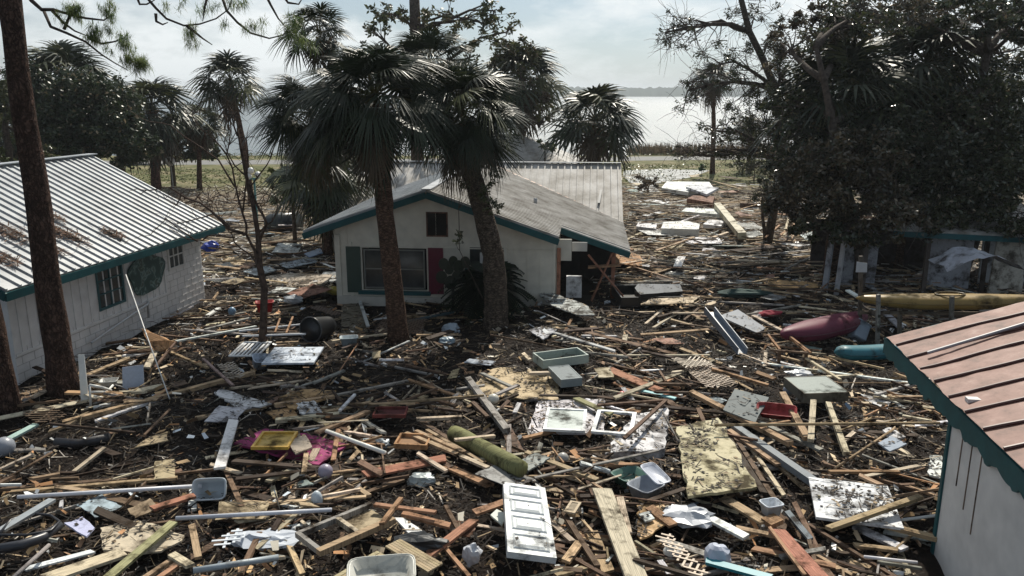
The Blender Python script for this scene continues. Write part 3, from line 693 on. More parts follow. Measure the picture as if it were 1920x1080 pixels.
# two tall pines at the left edge
def pine(name, label, bpx, bpy, r, tall, limbs, nbr=0):
    b = gnd(bpx, bpy); root = T(name, label, 'pine tree', tuple(b), 'tall pines at the left edge')
    m = MB(True); pts = [b + Vector((.02 * math.sin(i), 0, -.3 + (tall + .3) * i / 24)) for i in range(25)]
    m.tube(pts, [r * (1.28 if i == 0 else 1.1 if i == 1 else 1) * (1 - .5 * i / 24) * rng.uniform(.97, 1.03) for i in range(25)], 18, (.085, .052, .04), bumpy=.05)
    m.build('trunk', 'pinebark', root)
    for (path, rr) in limbs:
        br = MB(True); P = [Vector(p) for p in path]; br.tube(P, [rr * (1 - .75 * i / (len(P) - 1)) for i in range(len(P))], 6, (.055, .042, .034))
        br.build('branch', 'bark', root)
    return root
def tufts(points, parent, n=90, ln=.26, wd=.006, col=(.13, .17, .045)):
    V = []; c = []
    for p, sc, dr in points:
        d = nr.normal(size=(n, 3)) * [.9, .9, .9] + np.array(dr); d /= np.linalg.norm(d, axis=1, keepdims=True)
        X, Y, Z = rot_to(d); L_ = ln * sc * nr.uniform(.7, 1.15, (n, 1)); o = np.array(p) + X * 0.0 + nr.normal(size=(n, 3)) * .035
        e = o + X * L_; e[:, 2] -= L_[:, 0] * .18
        V.append(np.stack([o - Y * wd, o + Y * wd, e], 1)); c.append(np.array(col) * nr.uniform(.5, 1.5, (n, 1)) * (np.array([.65, .8, .9]) if nr.random() < .4 else 1))
    arr_mesh('needles', np.concatenate(V), 3, np.concatenate(c), 'needle', parent)
YP = 17.6
def pp(lst, Y): return [tuple(D(x, y, Y + rng.uniform(-.25, .25))) for x, y in lst]
bt = G(125, 752)
l1 = [pp([(40, -30), (58, 0), (78, 18), (100, 18), (120, 24), (160, 34), (195, 38), (212, 25)], YP), pp([(82, 20), (95, 50), (125, 62), (160, 78), (190, 102), (215, 118), (240, 132)], YP),
      pp([(98, 20), (118, 42), (140, 58), (165, 68)], YP), pp([(165, 70), (190, 82), (215, 78), (235, 70)], YP), pp([(120, 55), (135, 20), (138, 8)], YP)]
p1 = pine('pine_tree', 'tall reddish pine trunk with drooping needled branches, in front of the silver roof', 122, 752, .30, 15, [(p, .05 if i == 0 else .035) for i, p in enumerate(l1)])
tp = []
for (x, y, n_, s) in [(135, 18, 7, 1.), (150, 28, 6, .9), (205, 16, 6, .9), (212, 30, 4, .8), (175, 66, 8, 1), (190, 60, 5, .9), (214, 55, 4, .8), (232, 72, 5, .9), (238, 88, 5, .8), (242, 112, 7, 1.1), (258, 122, 9, 1.1), (268, 118, 6, 1.), (120, 30, 3, .8), (200, 90, 3, .6)]:
    for _ in range(n_): q = D(x + rng.gauss(0, 7), y + rng.gauss(0, 6), YP + rng.uniform(-.3, .3)); tp.append((tuple(q), s * .85, (rng.uniform(-.3, .5), 0, rng.uniform(-.5, .5))))
tufts(tp, p1, n=60)
l2 = [pp([(240, -60), (275, -5), (292, 15), (312, 35), (345, 48), (375, 45), (405, 35), (428, 18), (438, -10)], 15), pp([(415, -10), (425, 20), (445, 42), (470, 62), (505, 72), (530, 66), (545, 48)], 15.4),
      pp([(350, 48), (365, 60), (380, 72), (398, 84)], 15), pp([(498, -10), (508, 10), (522, 35), (535, 50)], 15.3), pp([(390, -10), (384, 12), (380, 40)], 15.1), pp([(292, 25), (293, 40), (305, 46), (315, 42)], 15), pp([(255, -10), (262, 8), (275, 8), (290, 0)], 15.2), pp([(530, -10), (540, 5), (560, 8), (568, -5)], 15.3)]
p2 = pine('pine_tree', 'second pine trunk cut by the left edge, near the cottage corner', 6, 782, .33, 17, [(p, .05 if i == 0 else .03) for i, p in enumerate([pp([(-5, -420), (90, -330), (180, -160), (240, -60)], 15.5)] + l2)])
tp = []
for (x, y, n_, s) in [(362, 52, 6, 1), (358, 75, 5, 1), (345, 62, 3, .9), (470, 52, 5, .8), (485, 45, 5, .8), (540, 52, 8, 1), (552, 40, 8, 1), (560, 75, 5, 1.1), (540, 70, 4, .9), (380, 22, 4, .8), (400, 10, 4, .8), (432, 6, 6, .8), (455, 5, 4, .8), (340, 8, 4, .7), (315, 18, 3, .7), (420, 45, 3, .8), (585, 85, 3, 1.)]:
    for _ in range(n_): q = D(x + rng.gauss(0, 7), y + rng.gauss(0, 6), 15.2 + rng.uniform(-.3, .3)); tp.append((tuple(q), s * .8, (rng.uniform(-.4, .6), 0, rng.uniform(-.6, .3))))
tufts(tp, p2, n=34, wd=.005)

# the two near palms
b = gnd(748, 650); Ya = b.y
palm('cabbage_palm', 'big shaggy palm with straight red-brown trunk left of the middle cottage window', [b, D(738, 540, Ya), D(722, 400, Ya), D(716, 300, Ya + .1), D(708, 195, Ya + .1)], .285, .19, D(703, 180, Ya + .1), 2.05, n=88, detail=38, asym=(math.pi * .9, .22), elo=-80)
# its drooping lower-left skirt and the ragged upper tuft are two more crowns of palms standing close behind
b2 = Vector((D(738, 600, 22.6).x, 22.6, .1))
palm('cabbage_palm', 'shorter palm drooping over the left roof corner, half hidden behind the big shaggy palm', [b2, D(728, 480, 22.6), D(713, 350, 22.7), D(670, 250, 23), D(600, 225, 23.4)], .17, .14, D(582, 210, 23.6), 1.75, n=64, detail=30, elo=-80, ehi=70)
b3 = Vector((D(742, 600, 22.9).x, 22.9, .1))
palm('cabbage_palm', 'tallest of the near palms, its ragged crown touching the picture top', [b3, D(729, 480, 22.9), D(718, 350, 22.9), D(680, 240, 23.4), D(630, 130, 23.8), D(612, 80, 23.9)], .17, .12, D(598, 60, 23.9), 1.25, n=34, detail=20, elo=-60, ehi=75)
b = gnd(930, 622); Yb = b.y
palm('cabbage_palm', 'leaning palm with curved grey-brown trunk in front of the small cottage window', [b, D(930, 560, Yb), D(925, 480, Yb), D(905, 395, Yb), D(885, 325, Yb), D(870, 230, Yb + .1)], .38, .24, D(862, 205, Yb + .1), 1.95, n=88, detail=38, bark_col=(.11, .085, .065), asym=(.1, .22), elo=-80)
b4 = Vector((D(800, 500, 24.6).x, 24.6, .1))
palm('cabbage_palm', 'palm with its head between the two near palms, highest of the central group', [Vector((D(930, 560, 23.9).x, 23.9, .1)), D(925, 480, 23.9), D(905, 395, 23.9), D(880, 320, 23.9), D(840, 220, 24.1), D(812, 140, 24.2)], .17, .14, D(805, 120, 24.2), 1.55, n=52, detail=28, elo=-80)
palm('cabbage_palm', 'low dark palm drooping behind the left corner of the middle cottage roof', [Vector((D(612, 420, 34).x, 34, .1)), D(608, 380, 34), D(604, 330, 34)], .22, .2, D(600, 322, 34), 2.35, n=60, detail=20, elo=-85, ehi=70)
# middle and far palms
def simple_palm(label, cx, cy, rpx, Y, tpx, by=None, **k):
    rpx *= 1.12
    c = D(cx, cy, Y); s = Y / math.cos(PITCH) / FPX; bz = gnd(tpx, by) if by else Vector((D(tpx, cy, Y).x, Y, 0)); bz.y = Y; bz.z = 0
    return palm('cabbage_palm', label, [bz, Vector((bz.x * .6 + c.x * .4 + .05, Y, c.z * .5)), Vector((c.x, Y, c.z - .15))], k.pop('r0', .2), k.pop('r1', .15), c, rpx * s, n=k.pop('n', 34) + 26, detail=14, **k)
simple_palm('slender palm with full round crown standing left of the shaggy palms by the water', 432, 150, 64, 50, 455, squash=1.2, elo=-80, dead=.35)
simple_palm('thick dark palm with drooping skirt above the silver roof end', 285, 205, 78, 56, 276, elo=-85, r0=.33, r1=.3, n=44, bark_col=(.15, .08, .06))
simple_palm('dark palm behind the left pine trunk, highest of the left grove', 122, 148, 88, 52, 118, n=44)
simple_palm('small palm with hanging dead skirt between the thick dark palm and slender palm', 372, 225, 48, 60, 362, elo=-88, ehi=60, dead=.6)
simple_palm('vine covered palm behind the middle cottage ridge, near the picture centre', 978, 145, 80, 50, 979, elo=-80, squash=1.25, n=50)
simple_palm('short bushy palm against the bright water, right of the picture centre', 1116, 225, 84, 44, 1118, n=46, r0=.3, r1=.28, elo=-65, squash=.9)
simple_palm('thin tall palm on the sandy ground before the road, right of centre', 1337, 150, 40, 72, 1341, by=327, elo=-85, r0=.22, r1=.17, dead=.5)
simple_palm('stubby palm with dead brown skirt next to the thin tall palm', 1408, 232, 30, 74, 1408, elo=-88, ehi=50, dead=.9)
simple_palm('dark palm whose pale stalks show within the right-hand oaks', 1592, 175, 125, 30, 1588, elo=-80, n=46, dead=.3, r0=.27, r1=.24)
simple_palm('dark palm high in the right-hand oaks, right of the pale-stalked one', 1735, 120, 105, 31, 1725, n=40)
simple_palm('darkest palm by the left edge behind the cottage ridge', 30, 235, 80, 48, 28, n=34)

OAK = ((.04, .052, .024), (.055, .065, .028), (.08, .062, .036), (.04, .05, .026))
def pxtrunk(lst, Y): return [tuple(D(x, y, Y)) for x, y in lst]
g1 = gnd(1612, 548)
broad_tree('live_oak', 'large dark oak right of centre, its foliage hanging over the wrecked shed', g1,
    [tuple(g1)] + pxtrunk([(1608, 470), (1600, 400), (1575, 330), (1560, 230), (1545, 150), (1530, 90)], g1.y), .27, .07,
    [blobpx(*a) for a in [(1600, 330, 27, 105, 80), (1520, 360, 28, 85, 75), (1655, 410, 26, 95, 50), (1500, 280, 29, 65, 60, .55), (1700, 300, 28, 105, 90), (1560, 200, 30, 90, 80, .5), (1640, 230, 29, 90, 80, .9), (1470, 200, 30, 50, 60, .3), (1480, 100, 31, 60, 60, .15), (1600, 50, 30, 90, 60, .25), (1520, 430, 27, 50, 25, .8), (1620, 440, 26.5, 70, 22, .7), (1540, 60, 31, 60, 50, .35), (1560, 300, 33, 110, 90, .6), (1680, 200, 33, 100, 90, .6), (1600, 120, 33, 110, 60, .35), (1480, 390, 32, 50, 40, .5)]],
    leaf=.17, cols=OAK, limbr=.14, twigs=14, fine=3, leafmat='oakleaf')
g2 = gnd(1850, 560); g2 = Vector((g2.x, 29, 0))
broad_tree('live_oak', 'large dark oak filling the right edge above the yellow kayak', g2,
    [tuple(g2)] + pxtrunk([(1835, 420), (1820, 330), (1830, 220), (1850, 100), (1860, -40)], 29), .28, .08,
    [blobpx(*a) for a in [(1800, 330, 28, 95, 80), (1890, 300, 28, 90, 90), (1830, 210, 29, 100, 75, .8), (1760, 400, 27, 80, 45, .8), (1870, 400, 27, 80, 45, .7), (1770, 230, 30, 80, 70), (1900, 180, 30, 70, 60, .6), (1910, 60, 27, 70, 30, .8), (1840, 25, 28, 90, 32, .6), (1930, 430, 26, 50, 30, .5), (1730, 60, 31, 80, 60, .35), (1780, 300, 33, 110, 90, .7), (1880, 260, 33, 100, 90, .7), (1780, 150, 33, 100, 60, .5), (1660, 40, 34, 90, 50, .3), (1760, 20, 33, 90, 40, .35), (1870, 100, 33, 80, 50, .3), (1900, 20, 32, 70, 40, .5), (1560, 30, 35, 80, 50, .3), (1880, 480, 31, 60, 40, .6)]],
    leaf=.17, cols=OAK, limbr=.14, twigs=14, fine=3, leafmat='oakleaf')
g3 = Vector((D(1450, 300, 36).x, 36, 0))
broad_tree('leaning_tree', 'sparse leafed tree with long bare limbs reaching left towards the water', g3,
    [tuple(g3)] + pxtrunk([(1468, 300), (1455, 170), (1430, 110), (1405, 60), (1390, 0), (1380, -60)], 36), .2, .1,
    [blobpx(*a) for a in [(1300, 50, 36, 60, 60, .07), (1350, 120, 36, 60, 50, .1), (1290, 170, 36, 40, 60, .09), (1340, 245, 35, 60, 40, .14), (1420, 40, 36, 60, 40, .1), (1400, 180, 35, 50, 60, .18), (1380, 280, 35, 50, 35, .25), (1290, 290, 35, 40, 20, .12), (1250, 60, 36, 25, 50, .1), (1450, 90, 36, 50, 60, .2), (1440, 240, 35, 45, 70, .4), (1470, 160, 34, 50, 70, .25), (1440, 360, 35, 35, 30, .4)]],
    leaf=.12, cols=OAK[:2], limbr=.13, twigs=26, fine=6, leafmat='oakleaf')
g4 = Vector((D(778, 100, 44.5).x, 44.5, 0))
broad_tree('leafy_tree', 'loose broadleaved tree rising behind the near palms at the top of the picture', g4,
    [tuple(g4)] + pxtrunk([(779, 160), (779, 60), (776, -40)], 44.5), .38, .26,
    [blobpx(*a) for a in [(720, 25, 44, 45, 30, .09), (790, 55, 44, 60, 45, .09), (850, 30, 44, 55, 40, .09), (910, 45, 43, 35, 45, .07), (880, 110, 43, 40, 40, .08), (925, 20, 43, 30, 25, .08), (950, 60, 43, 30, 30, .05), (700, 60, 44, 30, 40, .08), (900, 180, 43, 40, 60, .06)]],
    leaf=.24, cols=((.05, .065, .025), (.08, .085, .03)), limbr=.12, twigs=9)
g5 = Vector((D(985, 200, 48.5).x, 48.5, 0))
broad_tree('leafy_vine', 'round leafed vine climbing the palm behind the cottage ridge', g5, [tuple(g5), tuple(D(982, 250, 48.5)), tuple(D(978, 150, 48.5))], .06, .03,
    [blobpx(*a) for a in [(960, 110, 48.5, 45, 60, .14), (930, 190, 48.5, 38, 50, .2), (985, 190, 48.5, 45, 50, .16), (1020, 215, 48, 25, 25, .14)]], leaf=.26, cols=((.06, .07, .025), (.09, .09, .03), (.07, .05, .03)), cat='vine', limbr=.04)
g6 = gnd(942, 612)
broad_tree('leafy_vine', 'thin vine with a few leaves hanging beside the leaning palm trunk', g6, pxtrunk([(905, 560), (862, 470), (860, 390), (868, 330)], 22.6) , .012, .01,
    [blobpx(*a) for a in [(915, 345, 22.6, 28, 38, .5, .3), (862, 445, 22.6, 14, 18, .5, .2), (925, 390, 22.6, 18, 20, .6, .2), (870, 350, 22.6, 12, 12, .5, .2)]], leaf=.10, cols=((.05, .06, .025),), cat='vine', limbr=.01, twigs=4)
# dark grove behind the left cottage
def bush(name, label, px, py, Y, blobs, cols, leaf=.2, cat='tree', r=.2, **k):
    g = Vector((D(px, py, Y).x, Y, 0)); return broad_tree(name, label, g, [tuple(g), tuple(D(px, (blobs[0][1] + py) / 2 if D(px, py, Y).z > 0 else blobs[0][1], Y)), tuple(D(px + 3, blobs[0][1], Y))], r, r * .5, [blobpx(*b) for b in blobs], leaf=leaf, cols=cols, cat=cat, **k)
DG = ((.03, .045, .02), (.04, .055, .022)); 
bush('evergreen_tree', 'dense dark evergreen directly behind the silver roof ridge', 170, 300, 46, [(170, 220, 46, 85, 80, .6), (110, 270, 45, 80, 55, .6), (235, 265, 45, 60, 50, .6), (60, 180, 47, 60, 60, .55), (150, 180, 48, 70, 50, .5)], DG, .26)
bush('evergreen_tree', 'yellow-green tree at the left edge above the roof', 10, 260, 40, [(10, 210, 40, 45, 60, .45), (70, 290, 40, 35, 22, .4), (5, 300, 40, 40, 25, .4)], ((.10, .12, .035), (.07, .08, .03)), .2)
bush('evergreen_tree', 'dark low tree under the thick palm beside the parked truck', 320, 290, 62, [(330, 262, 62, 55, 38, .35), (385, 275, 62, 35, 28, .3), (245, 250, 60, 45, 40, .35)], DG, .3)
bush('evergreen_tree', 'dark tree below the dark palm at far left', 215, 200, 50, [(205, 190, 50, 55, 50, .4), (35, 280, 50, 60, 30, .4)], DG, .26)
bush('shrub', 'yellow-green bush at the left end of the middle cottage roof', 548, 370, 36, [(548, 350, 36, 48, 42, .55), (590, 330, 36.5, 45, 50, .5), (530, 325, 36, 26, 26, .5), (640, 330, 38, 40, 45, .5)], ((.09, .11, .025), (.06, .075, .025)), .16, cat='shrub', r=.1)
bush('shrub', 'small brown bush beside the back roof corner', 1216, 350, 57, [(1214, 338, 57, 22, 15, .5), (1205, 350, 56, 15, 12, .5)], ((.10, .075, .045),), .16, cat='shrub', r=.05)
bush('shrub', 'little green shrub just left of the short bushy palm', 1022, 280, 46, [(1024, 272, 46, 22, 10, .6)], ((.07, .09, .03),), .18, cat='shrub', r=.05)
bush('shrub', 'tiny green weed left of the thin tall palm', 1316, 322, 71, [(1316, 314, 71, 8, 8, .9)], ((.03, .09, .02),), .15, cat='shrub', r=.03)
bush('shrub', 'dark ground level thicket at the foot of the stubby palm', 1415, 320, 66, [(1415, 312, 66, 45, 16, .5), (1470, 325, 60, 45, 24, .6)], ((.05, .06, .025), (.09, .09, .04)), .22, cat='shrub', r=.05)

# bare storm-stripped tree in front of the left cottage end
def bare_tree():
    g = gnd(492, 664); Y = g.y; root = T('bare_tree', 'bare storm-stripped tree with crooked twigs between the two cottages', 'tree', tuple(g))
    bc = (.075, .052, .04)
    m = MB(True); tr = [(492, 668), (494, 610), (496, 540), (487, 500), (484, 440), (474, 380), (462, 330), (452, 280), (445, 240)]
    m.tube([D(x, y, Y) for x, y in tr], [.13, .105, .095, .085, .07, .055, .045, .035, .02], 9, bc, bumpy=.08); m.build('trunk', 'bark', root)
    lim = [[(492, 520), (478, 470), (462, 440), (455, 400), (440, 340), (425, 290), (432, 250), (422, 215)], [(484, 460), (500, 420), (482, 385), (470, 350), (500, 310), (508, 285)],
           [(460, 440), (430, 430), (395, 395), (350, 372), (318, 352), (290, 356), (262, 365)], [(430, 425), (400, 400), (370, 410), (330, 420), (308, 412)], [(440, 445), (410, 440), (380, 450), (350, 448), (318, 430), (310, 418)],
           [(440, 350), (410, 300), (375, 275), (320, 235), (280, 228), (250, 212), (232, 202)], [(455, 400), (465, 300), (462, 260), (480, 255)], [(425, 290), (402, 262), (380, 245)], [(380, 275), (385, 250), (360, 215), (342, 205)],
           [(370, 452), (355, 442), (312, 410), (280, 442)], [(487, 500), (470, 478), (440, 455), (425, 430), (405, 385), (380, 360)], [(445, 255), (440, 215), (425, 190)], [(340, 362), (330, 385), (310, 372)], [(462, 330), (440, 310), (420, 265), (430, 235)], [(474, 380), (500, 380), (512, 355)], [(484, 440), (510, 415), (520, 380), (512, 350)]]
    for k, l in enumerate(lim):
        br = MB(True); r = .045 if k < 3 else .026; dy = rng.uniform(-.6, .6)
        P = [D(x, y, Y + dy * min(1, i / 2)) for i, (x, y) in enumerate(l)]; P2 = []
        for a, c in zip(P[:-1], P[1:]): P2 += [a, a.lerp(c, .5) + Vector((rng.uniform(-.06, .06), rng.uniform(-.08, .08), rng.uniform(-.05, .05)))]
        P2.append(P[-1]); br.tube(P2, [r * (1 - .8 * i / (len(P2) - 1)) for i in range(len(P2))], 5, bc)
        for _ in range(9):
            i = rng.randrange(2, len(P2)); o = P2[i]; e = o + Vector((rng.uniform(-.5, .5), rng.uniform(-.3, .3), rng.uniform(-.25, .45))); br.tube([o, o.lerp(e, .5) + Vector((0, 0, .05)), e], [r * .3, r * .2, r * .1], 4, bc)
        br.build('branch', 'bark', root)
bare_tree()
# brush pile behind the bare tree, reeds on the shore
def sticks(mb, c, r, n, ln, rad, col):
    for _ in range(n):
        o = Vector((c[0] + rng.gauss(0, r[0]), c[1] + rng.gauss(0, r[1]), rng.uniform(0, r[2]))); d = Vector((rng.gauss(0, 1), rng.gauss(0, .7), rng.uniform(-.2, 1.1))).normalized() * rng.uniform(.4, 1) * ln
        mid = o + d * .5 + Vector((rng.uniform(-.1, .1), 0, rng.uniform(-.1, .1))) * ln; mb.tube([o, mid, o + d], [rad, rad * .7, rad * .3], 4, jit(col, .3))
m = MB(); c = G(415, 395); sticks(m, (c.x, c.y), (2.2, 2.5, 1.0), 130, 1.6, .03, (.09, .06, .045)); o = m.build('brush_pile', 'bark'); tag(o, kind='stuff')
def reeds():
    n = 5200; x = nr.uniform(14, 62, n); y = 97.5 + x * .03 + nr.normal(size=n) * .9; h = nr.uniform(.6, 1.7, n)
    P = np.stack([x, y, np.full(n, -.3)], 1); w_ = np.stack([nr.uniform(.04, .1, n), np.zeros(n), np.zeros(n)], 1); t = P + np.stack([nr.normal(size=n) * .2, nr.normal(size=n) * .1, h], 1)
    o = arr_mesh('reeds', np.stack([P - w_, P + w_, t], 1), 3, np.array([.15, .11, .07]) * nr.uniform(.6, 1.4, (n, 1)), 'leaf'); tag(o, kind='stuff')
    n = 26000; x = nr.uniform(-45, 60, n); y = nr.uniform(64, 97, n); ok = ~((y > 80 + x * .12) & (y < 92 + x * .12)) & ((x < 14) | (y > 78) | (nr.random(n) < .3)); x = x[ok]; y = y[ok]; n = len(x)
    P = np.stack([x, y, np.zeros(n)], 1); w_ = np.stack([nr.uniform(.03, .1, n), np.zeros(n), np.zeros(n)], 1); t = P + np.stack([nr.normal(size=n) * .2, nr.normal(size=n) * .1, nr.uniform(.04, .16, n)], 1)
    o = arr_mesh('grass', np.stack([P - w_, P + w_, t], 1), 3, np.array([.12, .13, .05]) * nr.uniform(.6, 1.5, (n, 1)), 'leaf'); tag(o, kind='stuff')
reeds()
# sago palm by the cottage wall
def sago():
    g = gnd(915, 600); g.y += .3; root = T('sago_palm', 'dark spiky sago palm crouching at the foot of the leaning palm', 'plant', tuple(g)); V = []
    c = np.array(g) + [0, 0, .95]
    for i in range(150):
        az = i * 2.39996; el = R(rng.uniform(-40, 62)); L_ = rng.uniform(1.2, 1.9); X = np.array([math.cos(az) * math.cos(el), math.sin(az) * math.cos(el), math.sin(el)]); S = np.cross(X, [0, 0, 1.]); S /= np.linalg.norm(S)
        def pt(s): p = c + X * L_ * s; p[2] -= .55 * L_ * s * s; return p
        for k in range(24):
            s = .12 + .88 * k / 24; p = pt(s); ll = .27 * math.sin(math.pi * min(1, s * .9 + .1)) + .03
            for sg in (-1, 1): e = p + S * sg * ll + X * ll * .5 - np.array([0, 0, .05]); V.append([p, p + X * .07, e + X * .02, e])
        for k in range(8):
            a, b_ = pt(k / 8), pt((k + 1) / 8); V.append([a - S * .012, b_ - S * .01, b_ + S * .01, a + S * .012])
    V = np.array(V); arr_mesh('crown', V, 4, np.array([.022, .034, .018]) * nr.uniform(.6, 1.4, (len(V), 1)), 'palm', root)
    m = MB(True); m.tube([tuple(g - Vector((0, 0, .2))), tuple(g + Vector((0, 0, .95)))], [.26, .2], 12, (.07, .05, .04), bumpy=.08); m.build('trunk', 'palmbark', root)
sago()
def cactus():
    Y = 24.3; g = Vector((D(845, 540, Y).x, Y, 0)); root = T('pad_plant', 'round-padded dark plant against the cottage wall left of the sago palm', 'plant', tuple(g))
    m = MB(True); m.tube([g, D(850, 560, Y), D(848, 520, Y)], [.06, .05, .04], 8, (.03, .035, .025)); m.build('stem', 'leaf', root)
    for (x, y, r) in [(832, 495, 10), (828, 520, 11), (842, 505, 9), (850, 490, 9), (860, 500, 11), (845, 530, 12), (872, 492, 10), (858, 520, 12)]:
        q = MB(); c = D(x, y, Y); rr = r * Y / FPX; t = rng.uniform(-.5, .5); U = Vector((math.cos(t), math.sin(t), 0)); q.prism([c + U * (rr * math.cos(a)) + Vector((0, 0, rr * 1.15 * math.sin(a))) for a in np.linspace(0, 6.283, 15)[:-1]], .04, (.025, .035, .022), Vector((math.sin(t), -math.cos(t), 0))); q.build('pad', 'leaf', root)
cactus()

# ------------------------------------------------------------------ the debris
NTH = []          # hand-placed things near which scattered boards are described
TOPZ = {}
SURF = []         # upward faces on which litter has settled
KEEP = []         # sheets, doors and other hand-placed things that scattered boards leave uncovered
def claim(p, z):
    k = (round(p.x * 2.5), round(p.y * 2.5)); TOPZ[k] = max(TOPZ.get(k, 0), z)
def rest_line(A, B, off, n=9):
    worst = 0.
    for i in range(n):
        p = A.lerp(B, i / (n - 1)); worst = max(worst, H(p.x, p.y) + off - p.z)
    return worst
def PLK(x0, y0, x1, y1, wd, col, label, name='plank', cat='plank', t=.045, off=.06, h0=0, h1=0, roll=None, mat='wood', group='broken boards in the debris', jag=.25, round_=False, kinds=None):
    """a board between two pixels, lying on the debris; h0/h1 raise its ends"""
    if isinstance(col, str): col = COL[col]
    A = HG(x0, y0, off + h0); B = HG(x1, y1, off + h1)
    up = rest_line(A, B, off * .6)
    A = G(x0, y0, A.z + up * .8); B = G(x1, y1, B.z + up * .8)
    m = MB(round_)
    if round_: m.tube([A, A.lerp(B, .5), B], wd / 2, 10, jit(col), bumpy=.0)
    else: m.beam(A, B, wd, t, jit(col, .08), roll=rng.uniform(-.12, .12) if roll is None else roll, jag=jag)
    mid = (A + B) / 2; o = m.build(name, mat, None, (mid.x, mid.y, min(A.z, B.z) - t)); tag(o, label, cat, group)
    claim(A, A.z); claim(mid, mid.z); claim(B, B.z); return o
def SHT(pts, col, label, name='panel', cat='panel', th=.03, off=.12, mat='dirty', hs=None, group=None):
    if isinstance(col, str): col = COL[col]
    cx = sum(p[0] for p in pts) / len(pts); cy = sum(p[1] for p in pts) / len(pts); z = HG(cx, cy, off).z
    P = [G(x, y, max(z, H(*HG(x, y).xy) + .03) + (hs[i] if hs else 0)) for i, (x, y) in enumerate(pts)]
    Q = []; amp = .035 if cat == 'plywood' or mat == 'dirty' else .008
    for a, b_ in zip(P, P[1:] + P[:1]):
        d = (b_ - a); sd = d.cross(Vector((0, 0, 1)))
        if sd.length > 1e-4: sd.normalize()
        k = max(1, min(12, int(d.length / .12)))
        for i in range(k): Q.append(a + d * (i / k) + sd * (rng.uniform(-amp, amp) if i else rng.uniform(0, amp * 1.5)))
    nrm_ = (P[1] - P[0]).cross(P[2] - P[0]).normalized()
    if nrm_.z < 0: nrm_ = -nrm_
    SURF.append((P, .25 if 'magenta' in label else 1.0 if amp > .01 else .3))
    m = MB(); m.prism(Q, th, jit(col, .05), nrm_); c = sum(P, Vector()) / len(P); KEEP.append((c.x, c.y, .42 * math.sqrt(sum((p - c).length ** 2 for p in P) / len(P)) + .05)); o = m.build(name, mat, None, (c.x, c.y, min(p.z for p in P) - th)); tag(o, label, cat, group); claim(c, c.z)
    return o
def FR4(bl, br, tl, off=.12, hs=(0, 0, 0)):
    """orthogonal frame lying on three pixels: origin bl, u to br, v to tl; returns F, width, height"""
    z = max(HG(*bl).z, HG(*br).z, HG(*tl).z) + off
    o, a, b = G(*bl, z + hs[0]), G(*br, z + hs[1]), G(*tl, z + hs[2]); u = a - o; W = u.length; u /= W; v = b - o; v = v - u * v.dot(u); Hh = v.length; v /= Hh; n = u.cross(v)
    if n.z < 0: n = -n
    return (o, u, v, n), W, Hh
def thing_at(F, W, Hh, name, label, cat, group=None):
    c = F[0] + F[1] * W / 2 + F[2] * Hh / 2; claim(c, c.z)
    for t in (.25, .5, .75): q = F[0] + F[1] * W / 2 + F[2] * Hh * t; KEEP.append((q.x, q.y, max(.2, W * .45)))
    return T(name, label, cat, (c.x, c.y, F[0].z - .1), group)
def DOOR(bl, br, tl, label, rows, cols, col=WHITE, mat='paint', off=.2, th=.045, panel_mat=None, hs=(0, 0, 0), knob=True, ridge=.012, long='v'):
    F, W, Hh = FR4(bl, br, tl, off, hs); root = thing_at(F, W, Hh, 'door', label, 'door')
    s = MB(); s.lbox(F, 0, W, 0, Hh, -th, 0, col); s.build('slab', mat, root)
    SURF.append(([F[0], F[0] + F[1] * W, F[0] + F[1] * W + F[2] * Hh, F[0] + F[2] * Hh], 1.6 if mat == 'dirty' else .12))
    for i in range(cols):
        for j in range(len(rows)):
            y0, y1 = rows[j]; mx_ = W * .12; cw = (W - mx_ * (cols + 1)) / cols; x0 = mx_ + i * (cw + mx_); x1 = x0 + cw; a, b = y0 * Hh, y1 * Hh; p = MB(); g = min(.04, cw * .14)
            o, u, v, n = F
            def q(x, y, z): return o + u * x + v * y + n * z
            # raised moulding ring and a raised field with sloping sides
            for (e0, e1, z0, z1) in ((0, g * .5, .002, ridge), (g * .5, g, ridge, .002), (g * 1.6, g * 2.4, .002, ridge)):
                A = [q(x0 + e0, a + e0, z0), q(x1 - e0, a + e0, z0), q(x1 - e0, b - e0, z0), q(x0 + e0, b - e0, z0)]; B = [q(x0 + e1, a + e1, z1), q(x1 - e1, a + e1, z1), q(x1 - e1, b - e1, z1), q(x0 + e1, b - e1, z1)]
                p.add(A + B, [(k, (k + 1) % 4, (k + 1) % 4 + 4, k + 4) for k in range(4)] + ([(4, 5, 6, 7)] if e0 > g else []), col)
            p.build('panel', panel_mat or mat, root)
    if knob: k = MB(True); c = F[0] + F[1] * (W * .92) + F[2] * (Hh * .45); k.tube([c, c + F[3] * .03, c + F[3] * .06], [.012, .03, .022], 8, (.25, .22, .15)); k.build('door_knob', 'metal', root)
    return root
